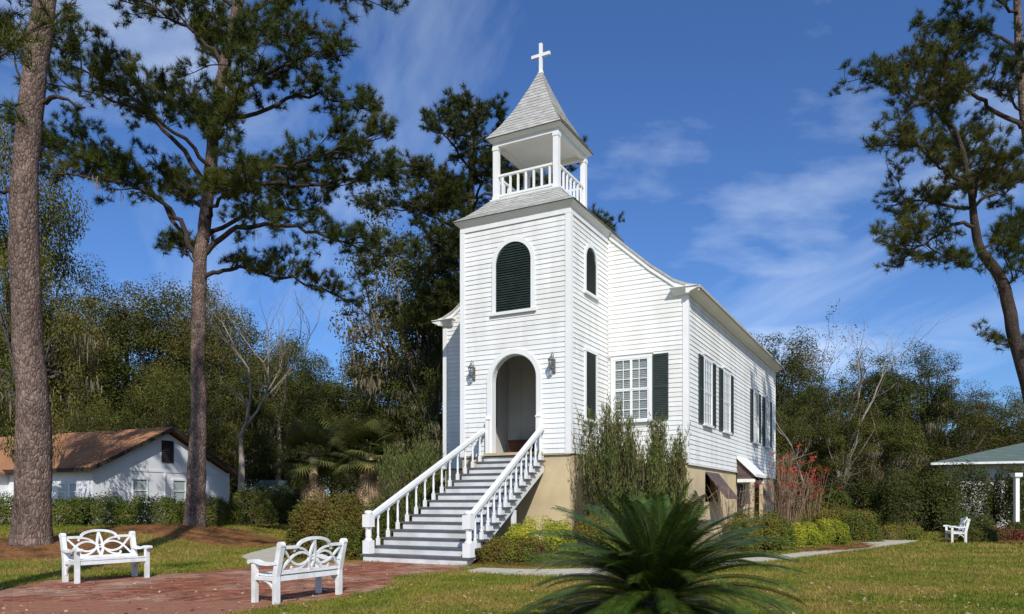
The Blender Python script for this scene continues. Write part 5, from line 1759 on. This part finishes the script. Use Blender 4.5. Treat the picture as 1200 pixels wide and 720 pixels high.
bush('lime green ball shrub beside the walk, the nearer of two', 10.45, 27.2, 0.58, 0.55, 0.92, M['box_green'], 0.05, 4500)
bush('lime green ball shrub beside the walk, the farther of two', 11.95, 28.5, 0.66, 0.62, 1.02, M['box_green'], 0.05, 5000)
bush('broad bronze azalea at the back corner of the church beside the walk', 13.6, 32.5, 2.0, 1.5, 1.55, M['azalea'], 0.065, 9000)
bush('low brown green shrub below the red flowered canes', 11.2, 31.2, 1.1, 0.9, 1.15, M['azalea'], 0.06, 5000)
bush('bright green shrub behind the red flowered canes', 15.0, 37.0, 1.6, 1.2, 2.6, M['hedge_leaf'], 0.08, 6000)

# row of azaleas in front of the white house
row = [(-26.2, 35.3, 1.6, 1.75), (-23.6, 35.0, 1.6, 1.85), (-20.9, 34.8, 1.5, 1.7), (-18.8, 34.6, 1.4, 1.8), (-16.6, 35.0, 1.5, 1.75), (-14.6, 36.0, 1.3, 1.7), (-28.8, 35.8, 1.6, 1.7)]
row_labels = ['azalea bush just left of the large pine trunk, before the white house', 'azalea bush just right of the large pine trunk, before the house', 'azalea bush under the pair of small house windows', 'azalea bush under the left corner of the house gable',
              'azalea bush below the left gable window', 'azalea bush between the gable windows and the second pine', 'azalea bush cut off by the left edge of the picture']
for i, (x, y, r, h) in enumerate(row):
    bush(row_labels[i], x, y, r, 1.0, h * 0.80, M['hedge_leaf'], 0.085, 4200, flowers=(M['pink'], 16, 0.06), group='azalea bushes in the row before the white house', seed=100 + i, name='azalea_bush')
bush('azalea with magenta blossoms just right of the second pine trunk', -12.7, 37.2, 1.2, 0.9, 1.75, M['hedge_leaf'], 0.085, 3600, flowers=(M['pink'], 60, 0.08), name='azalea_bush')
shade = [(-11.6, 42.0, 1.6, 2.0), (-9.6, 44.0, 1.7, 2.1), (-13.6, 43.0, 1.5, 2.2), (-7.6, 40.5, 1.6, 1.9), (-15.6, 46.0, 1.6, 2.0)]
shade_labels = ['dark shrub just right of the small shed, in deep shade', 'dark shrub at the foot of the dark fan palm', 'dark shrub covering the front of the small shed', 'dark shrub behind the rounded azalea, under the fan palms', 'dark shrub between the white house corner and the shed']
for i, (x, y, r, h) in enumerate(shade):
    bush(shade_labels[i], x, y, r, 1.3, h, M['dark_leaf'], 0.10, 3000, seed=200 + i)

# bed with the far bench
bush('red leaved low plant right of the far bench', 20.6, 31.6, 0.7, 0.5, 0.62, M['red_tip'], 0.07, 1800, name='bedding_plant')
bush('pale green strappy plant at the foot of the far bench', 19.0, 30.9, 0.7, 0.45, 0.66, M['lime_leaf'], 0.07, 1800, name='bedding_plant')
bush('dark twiggy shrub just left of the far bench', 17.0, 33.2, 0.95, 0.6, 0.75, M['azalea'], 0.06, 2200, name='bedding_plant')
bush('deep red shrub at the right edge of the flower bed', 23.2, 33.6, 0.9, 0.6, 0.85, M['red_tip'], 0.07, 2200, name='bedding_plant')
bush('green bedding shrub between the two red plants', 22.0, 32.6, 0.8, 0.6, 0.85, M['hedge_leaf'], 0.07, 2000, name='bedding_plant')
bush('green shrub behind the far bench', 20.8, 34.5, 1.1, 0.8, 1.15, M['hedge_leaf'], 0.07, 2400, name='bedding_plant')
big = [(22.6, 42.5, 2.3, 3.6, 'broad'), (25.6, 43.6, 1.9, 4.0, 'tall'), (19.9, 44.5, 2.2, 2.9, 'low'), (28.1, 42.3, 1.15, 3.7, 'ragged'), (17.0, 47.0, 2.2, 2.6, 'far')]
big_labels = {'broad': 'broad dark evergreen shrub behind the far bench, left of the pale house wall', 'tall': 'tall dark evergreen shrub covering the left end of the green roofed house',
              'low': 'lower dark evergreen shrub at the far lawn, left of the broad one', 'ragged': 'dark shrub beside the white post before the pale house wall', 'far': 'rounded dark shrub where the concrete walk meets the woods'}
for i, (x, y, r, h, w) in enumerate(big):
    bush(big_labels[w], x, y, r, 1.6, h, M['dark_leaf'], 0.11, 5500, seed=300 + i)

# feathery upright shrubs
def feathery(label, x, y, r, h, n=120, seed=1, dens=70):
    random.seed(seed)
    root = empty('feathery_shrub', (x, y, ground_z(x, y)))
    tag(root, label, 'shrub')
    mb = MB()
    P, D = [], []
    spires = [(0, 0, 1.0)] + [(r * f * math.cos(b), r * f * math.sin(b), random.uniform(0.68, 0.97)) for f, b in [(random.uniform(0.4, 0.95), random.uniform(0, 6.28)) for _ in range(9)]]
    for k in range(n):
        sx, sy, sh = random.choice(spires)
        qx, qy = sx + random.gauss(0, r * 0.13), sy + random.gauss(0, r * 0.13)
        a = math.atan2(qy, qx); q = math.hypot(qx, qy)
        hh = h * sh * random.uniform(0.50, 1.0)
        b = Vector((q * 0.55 * math.cos(a), q * 0.55 * math.sin(a), -0.05))
        t = Vector((qx + random.gauss(0, .07), qy + random.gauss(0, .07), hh))
        m_ = b.lerp(t, 0.5) + Vector((random.gauss(0, .08), random.gauss(0, .08), 0))
        mb.tube([b, m_, t], [0.014, 0.009, 0.003], 3, False)
        c = int(dens * hh / h)
        for i in range(c):
            s = random.uniform(0.10, 1.0) ** 0.85
            p = b.lerp(m_, s * 2) if s < 0.5 else m_.lerp(t, s * 2 - 1)
            w = 0.13 * (1 - s) + 0.035
            P.append((p.x + random.gauss(0, w), p.y + random.gauss(0, w), p.z + random.gauss(0, .05)))
            D.append((random.gauss(0, .32), random.gauss(0, .32), 1.0))
    mb.build('stem', M['oak_bark'], root)
    V, F = needle_tris(np.array(P), unit(np.array(D)), 0.17, 0.030)
    add_mesh('foliage', mesh_np('foliage', V, F, M['wisp']), root)
feathery('tall feathery dark green shrub under the church front window', 3.25, 23.6, 1.10, 5.0, 330, 41, 130)
feathery('feathery shrub at the right front corner of the church', 4.62, 23.9, 1.0, 4.6, 330, 42, 125)
feathery('feathery upright shrub left of the church steps', -2.95, 25.2, 1.0, 4.2, 280, 43, 120)
feathery('feathery shrub at the far left of the steps beside the palm', -4.3, 29.5, 1.0, 4.2, 240, 44, 110)

# canes with scarlet tips
def canes(label, x, y, n, h, r, red, seed, name='cane_plant'):
    random.seed(seed)
    root = empty(name, (x, y, 0))
    tag(root, label, 'plant')
    mb = MB(); C = []
    for k in range(n):
        a = random.uniform(0, 2 * math.pi); q = random.uniform(0.05, r)
        hh = h * random.uniform(0.6, 1.0)
        t = Vector((q * 1.7 * math.cos(a), q * 1.7 * math.sin(a), hh))
        pts = [Vector((q * .5 * math.cos(a), q * .5 * math.sin(a), -.05)), Vector((q * math.cos(a), q * math.sin(a), hh * .55)) + Vector((random.gauss(0, .08), random.gauss(0, .08), 0)), t]
        mb.tube(pts, [0.013, 0.010, 0.004], 5, False)
        for _ in range(2):
            s = pts[1].lerp(t, random.random())
            e = s + Vector((random.gauss(0, .35), random.gauss(0, .35), random.uniform(.1, .5)))
            mb.tube([s, e], [0.008, 0.003], 3, False)
            C.append(e)
        C.append(t)
    mb.build('cane', M['cane'], root)
    if red:
        C = [c for c in C if c.z > h * 0.6]
        random.shuffle(C)
        C = C[:red]
        add_mesh('red_leaves', leaf_mesh('red_leaves', [tuple(c) for c in C], [0.16] * len(C), 14, 0.085, M['scarlet']), root, 'stuff')
        add_mesh('brown_leaves', leaf_mesh('brown_leaves', [(c.x, c.y, c.z - .5) for c in C], [0.2] * len(C), 6, 0.09, M['rust_leaf']), root, 'stuff')
    return root
canes('tall dry canes with scarlet tips at the back corner of the church', 10.9, 30.3, 80, 3.7, 0.75, 22, 51)
canes('scarlet leaved plant beside the dry canes behind the church', 12.5, 31.6, 26, 3.1, 0.6, 34, 52)
canes('bare twiggy shrub in front of the cellar hood', 7.6, 26.2, 26, 2.4, 0.8, 0, 53, 'twiggy_shrub')

# ------------------------------------------------------------------ palms
def frond_mesh(L, arch, n, leaf_l, leaf_w, droop, m, vshape=0.5, name='frond', taper=0.35, half=True):
    """one feather frond along +X, arching; slender leaflets on both sides"""
    V = []; F = []
    P = []
    for i in range(n + 1):
        t = i / n
        ang = arch[0] + (arch[1] - arch[0]) * t
        if i == 0: p = Vector((0, 0, 0))
        else: p = p + Vector((math.cos(ang), 0, math.sin(ang))) * (L / n)
        P.append((p.copy(), ang))
    for i in range(n):
        a, b = P[i][0], P[i + 1][0]
        w = 0.014 * (1 - i / n) + 0.003
        o = len(V)
        V += [a + Vector((0, -w, 0)), a + Vector((0, w, 0)), b + Vector((0, w * .9, 0)), b + Vector((0, -w * .9, 0)), a + Vector((0, 0, -w * 1.6)), b + Vector((0, 0, -w * 1.5))]
        F += [(o, o + 1, o + 2, o + 3), (o, o + 3, o + 5, o + 4), (o + 1, o + 4, o + 5, o + 2)]
    for i in range(int(n * 0.10), n + 1):
        t = i / n
        for s in (-1, 1):
            for h in ((0, 0.5) if half else (0,)):
                if i == n and h: continue
                if h: p = P[i][0].lerp(P[min(i + 1, n)][0], 0.5)
                else: p = P[i][0]
                ang = P[i][1]
                l = leaf_l * (math.sin(math.pi * (0.12 + 0.80 * t)) ** taper) * random.uniform(0.9, 1.08)
                fw = Vector((math.cos(ang), 0, math.sin(ang)))
                up = Vector((-math.sin(ang), 0, math.cos(ang)))
                d = (fw * (0.55 + 0.5 * t) + Vector((0, s, 0)) * 0.95 + up * vshape).normalized()
                tip = p + d * l + Vector((0, 0, -droop * l))
                mid = p + d * l * 0.5
                wv = fw * leaf_w
                o = len(V)
                V += [p - wv * .4, p + wv * .4, mid + wv * .55, tip, mid - wv * .5]
                F += [(o, o + 1, o + 2, o + 4), (o + 4, o + 2, o + 3)]
    me = bpy.data.meshes.new(name)
    me.from_pydata([tuple(v) for v in V], [], F)
    me.materials.append(m); me.update()
    return me

def sago(x, y):
    random.seed(61)
    root = empty('sago_palm', (x, y, 0))
    tag(root, 'large dark glossy sago palm in the foreground lawn', 'palm')
    mb = MB().lathe(0, 0, [(0.24, -0.1), (0.27, 0.1), (0.24, 0.3), (0.14, 0.42), (0.03, 0.46)], 14)
    mb.build('trunk', M['oak_bark'], root)
    kinds = []
    for L, a0, a1 in ((1.60, 1.22, 0.25), (1.75, 1.00, -0.05), (1.80, 0.78, -0.30), (1.75, 0.50, -0.55), (1.38, 1.48, 0.85), (1.6, 0.20, -0.70)):
        kinds.append(frond_mesh(L, (a0, a1), 48, 0.235, 0.0125, 0.20, M['sago'], 0.14, half=True))
    k = 0
    for ring, cnt, kk, z in ((0, 13, 4, 0.45), (1, 24, 0, 0.43), (2, 27, 1, 0.40), (3, 24, 2, 0.37), (4, 24, 3, 0.32), (5, 22, 5, 0.27)):
        for i in range(cnt):
            o = add_mesh('frond', kinds[kk], root)
            a = 2 * math.pi * (i + 0.37 * ring + random.uniform(-.25, .25)) / cnt
            o.rotation_euler = (random.uniform(-.35, .35), random.uniform(-.16, .16), a)
            o.location = (0.07 * math.cos(a), 0.07 * math.sin(a), z)
            s = random.uniform(0.85, 1.08)
            o.scale = (s, s, s)
sago(1.86, 9.75)

def fan_palm(label, x, y, h, r, seed, group=None, dead=26):
    random.seed(seed)
    root = empty('fan_palm', (x, y, ground_z(x, y)))
    tag(root, label, 'palm', group)
    mb = MB()
    pr_ = []
    for i in range(18):
        z = -0.2 + (h + 0.2) * i / 17
        pr_.append((0.20 + (0.035 if i % 2 else 0) + (0.06 if i < 2 else 0), z))
    mb.lathe(0, 0, pr_, 12)
    mb.build('trunk', M['thatch'], root)
    def fan():
        V, F = [], []
        n = 26
        for i in range(n):
            a = -1.9 + 3.8 * i / (n - 1)
            l = r * 0.62 * (1 - 0.25 * abs(a) / 1.9) * random.uniform(0.92, 1.05)
            d = Vector((math.cos(a), math.sin(a), 0))
            s = Vector((-math.sin(a), math.cos(a), 0)) * 0.035
            b = Vector((r * 0.55, 0, 0))
            o = len(V)
            V += [b + d * 0.05 - s * .5, b + d * 0.05 + s * .5, b + d * l * .55 + s, b + d * l + Vector((0, 0, -0.22 * l)), b + d * l * .55 - s]
            F += [(o, o + 1, o + 2, o + 4), (o + 4, o + 2, o + 3)]
        o = len(V)
        V += [Vector((0, -.02, 0)), Vector((0, .02, 0)), Vector((r * .57, .012, 0)), Vector((r * .57, -.012, 0))]
        F += [(o, o + 1, o + 2, o + 3)]
        return V, F
    mes = []
    for m_ in (M['palm'], M['thatch']):
        V, F = fan()
        me = bpy.data.meshes.new('frond'); me.from_pydata([tuple(v) for v in V], [], F); me.materials.append(m_); me.update()
        mes.append(me)
    for i in range(34):
        o = add_mesh('frond', mes[0], root)
        el = random.uniform(-0.5, 1.25)
        o.rotation_euler = (random.uniform(-.3, .3), -el, random.uniform(0, 6.28))
        o.location = (0, 0, h - 0.05 + random.uniform(-.2, .2))
    for i in range(dead):
        o = add_mesh('dead_frond', mes[1], root)
        o.rotation_euler = (random.uniform(-.5, .5), random.uniform(1.15, 1.5), random.uniform(0, 6.28))
        o.location = (0, 0, h - 0.2 - random.uniform(0, 1.0))
        o.scale = (0.85, 0.7, 0.7)
fan_palm('fan palm with a skirt of dead brown fronds left of the church steps', -6.2, 33.0, 3.75, 1.75, 71, dead=34)
fan_palm('dark fan palm in the shade left of the one with the brown skirt', -10.2, 39.0, 3.9, 2.1, 72, dead=12)
fan_palm('fan palm half hidden behind the feathery shrub by the steps', -3.9, 36.5, 2.8, 1.7, 73, dead=14)

# ------------------------------------------------------------------ woods behind
def stand(proto, spots, label, group):
    used = False
    for i, (px, top, Y, sx) in enumerate(spots):
        o = proto if not used else copy_tree(proto)
        used = True
        H = proto['full_height']
        x = (px - 600.0) / FPX * Y
        z = EYE + (HOR - top) / FPX * Y
        s = (z - ground_z(x, Y)) / H
        o.location = (x, Y, ground_z(x, Y))
        o.scale = (s * sx, s * sx, s)
        o.rotation_euler = (0, 0, random.uniform(0, 6.28))
        tag(o, label if isinstance(label, str) else label[i], 'tree', group)

def proto(*a, **k):
    r = broad_tree(*a, **k)
    r['full_height'] = a[1] + 0.1
    return r
oak1 = proto('live_oak', 18, 6.6, 2.6, 0.5, 150, 330, 0.155, M['oak_leaf'], M['oak_bark'], moss=44, seed=81, cr=(0.9, 1.7))
oak2 = proto('live_oak', 19, 6.0, 3.2, 0.5, 140, 330, 0.155, M['dark_leaf'], M['oak_bark'], moss=55, seed=82, cr=(0.9, 1.7))
oak3 = proto('live_oak', 17, 6.2, 2.2, 0.45, 140, 310, 0.15, M['oak_leaf'], M['oak_bark'], moss=30, seed=83, open_=0.35, cr=(0.8, 1.5))
lime = proto('laurel_tree', 12, 5.0, 1.6, 0.3, 120, 310, 0.14, M['lime_leaf'], M['oak_bark'], moss=3, seed=84, cr=(0.8, 1.4))
oak4 = proto('live_oak', 20, 5.6, 4.5, 0.5, 125, 310, 0.155, M['dark_leaf'], M['oak_bark'], moss=70, seed=85, open_=0.35, cr=(0.8, 1.6))
oak5 = proto('live_oak', 16, 5.4, 3.0, 0.4, 120, 310, 0.15, M['oak_leaf'], M['pale_bark'], moss=40, seed=86, cr=(0.8, 1.5), open_=0.3)

def clone(o, seed):
    c = copy_tree(o); c['full_height'] = o['full_height']; return c
gl = 'moss hung trees of the woods behind the white house'
stand(clone(oak1, 0), [(60, 322, 58, 1.0), (-25, 350, 56, 1.0), (160, 332, 64, 0.95), (238, 352, 60, .9)],
      ['moss hung oak just right of the large trunk, above the house ridge', 'oak cut off by the left edge, over the brown roof', 'round topped mossy oak midway between the two pine trunks', 'mossy oak crown right behind the second pine trunk'], gl)
stand(clone(oak4, 0), [(112, 312, 62, .9), (-60, 330, 64, 1.0), (18, 335, 66, .9)],
      ['tall oak with the longest grey moss, above the house ridge', 'tall oak beyond the left edge behind the house', 'tall oak seen on both sides of the large trunk'], gl)
stand(clone(oak3, 0), [(205, 322, 68, 1.0), (275, 345, 66, .95), (330, 392, 58, .9)],
      ['loose topped oak just left of the second pine trunk', 'loose topped oak behind the pale forked bare tree', 'loose oak right of the pale forked bare tree, under the pine boughs'], gl)
gm = 'moss hung trees of the woods left of the church'
stand(clone(oak2, 0), [(352, 412, 60, 1.1), (432, 432, 64, 1.2), (486, 425, 58, 1.0)],
      ['dark mossy oak under the drooping right boughs of the second pine', 'dark mossy oak above the fan palms', 'dark mossy oak touching the left wall of the church'], gm)
stand(clone(oak5, 0), [(392, 410, 66, 1.1), (455, 438, 54, 1.0), (310, 405, 54, .9)],
      ['grey mossed oak with open sky above it, left of the church', 'low grey mossed oak behind the feathery shrub by the steps', 'grey mossed oak behind the crooked bare tree'], gm)
stand(oak4, [(506, 330, 52, .8)], 'tall mossy oak close behind the left eave of the church', None)
stand(clone(oak5, 0), [(490, 225, 56, .85)], 'loose leafed tall oak rising beside the belfry pine', None)
stand(clone(oak3, 0), [(28, 128, 36, .52)], 'tall loose leafed oak rising behind the large pine trunk at the left edge', None)
stand(lime, [(205, 432, 50, 1.05)], 'yellow green tree above the gable of the white house', None)
stand(clone(lime, 0), [(345, 455, 52, .9)], 'yellow green tree between the bare tree and the church', None)
stand(clone(lime, 0), [(128, 470, 54, 1.0)], 'olive green tree just behind the brown roof beside the large trunk', None)
stand(clone(lime, 0), [(420, 490, 48, 1.0)], 'low green tree behind the fan palms', None)
gr = 'moss hung trees of the woods right of the church'
stand(oak2, [(905, 392, 66, 1.1), (1042, 412, 62, 1.1), (1150, 458, 66, 1.3), (965, 440, 58, 1.1), (860, 400, 70, 1.0)],
      ['dark oak rising past the back eave of the church', 'dark mossy oak just right of the grey bare tree', 'dark oak behind the ridge of the green roofed house', 'dark oak behind the scarlet leaved plant', 'dark oak mostly hidden by the church side wall'], gr)
stand(oak1, [(930, 400, 72, 1.1), (1010, 430, 66, 1.1), (1110, 452, 60, 1.2), (1195, 470, 64, 1.3), (1240, 475, 60, 1.3)],
      ['far oak below the rusty twigged tree', 'mossy oak behind the grey bare tree', 'mossy oak over the left end of the green roof', 'mossy oak under the leaning pine at the right edge', 'oak beyond the right edge behind the green roof'], gr)
stand(oak5, [(985, 465, 54, 1.0), (1050, 470, 56, 1.1), (925, 470, 56, .9)],
      ['olive oak at the foot of the grey bare tree', 'olive oak above the rounded dark shrub at the far lawn', 'olive oak just right of the back corner of the church'], 'olive oaks at the edge of the right woods')
stand(clone(oak4, 0), [(1082, 400, 60, .85)], 'tallest flat topped mossy oak in the right woods', None)
stand(oak3, [(1172, 468, 70, 1.2)], 'loose topped oak rising behind the green roofed house', None)

def bare(label, px, top, Y, seed, r0, lean=(0, 0), leaf=None, bark='pale_bark', forks=4, spread=0.5, first=0.38, name='bare_tree'):
    x = (px - 600.0) / FPX * Y
    H = EYE + (HOR - top) / FPX * Y - ground_z(x, Y)
    o = bare_tree(name, H, r0, M[bark], seed, lean, spread, leaf and M[leaf], forks, first)
    o.location = (x, Y, ground_z(x, Y))
    return tag(o, label, 'tree')
bare('pale forked leafless tree right of the second pine', 281, 318, 48, 91, 0.40, (0.02, 0), first=0.46)
bare('crooked pale leafless tree beside the forked one', 322, 345, 52, 92, 0.26, (0.1, 0.05))
bare('thin pale trunk leaning behind the white house roof', 252, 440, 50, 93, 0.16, (-0.15, 0))
bare('tall grey leafless tree in front of the right woods', 978, 368, 54, 94, 0.24, (0.22, 0.0))
bare('nearly leafless tree with rusty twigs above the back corner of the church', 938, 372, 62, 95, 0.24, (0.0, 0), 'rust_leaf', 'oak_bark')
bare('short dead pale trunk low in the right woods', 962, 470, 50, 96, 0.09, (-0.28, 0), forks=1, first=0.7)

# the mass of the woods farther back
def woods():
    random.seed(99)
    C, R = [], []
    for k in range(520):
        a = random.uniform(-0.80, 0.80)
        Y = random.uniform(72, 98)
        x = a * Y
        px = 600 + FPX * a
        hmax = 17 if px < 260 else (12 if px < 520 else (14 if px < 1060 else 10))
        C.append((x, Y, random.uniform(0.5, hmax))); R.append(random.uniform(1.8, 3.2))
    o = link(bpy.data.objects.new('woods', leaf_mesh('woods', C, R, 70, 0.55, M['dark_leaf'])))
    tag(o, 'dark mass of woods closing the view behind the church and houses', 'woods', kind='stuff')
    C, R = [], []
    for k in range(330):
        a = random.uniform(-0.78, 0.78)
        Y = random.uniform(54, 66)
        if -0.55 < a < -0.36 and Y < 57: Y = 60
        C.append((a * Y, Y, random.uniform(0.2, 3.2))); R.append(random.uniform(0.9, 1.8))
    o = link(bpy.data.objects.new('undergrowth', leaf_mesh('undergrowth', C, R, 90, 0.24, M['dark_leaf'])))
    tag(o, 'dark undergrowth along the foot of the woods', 'undergrowth', kind='stuff')
woods()
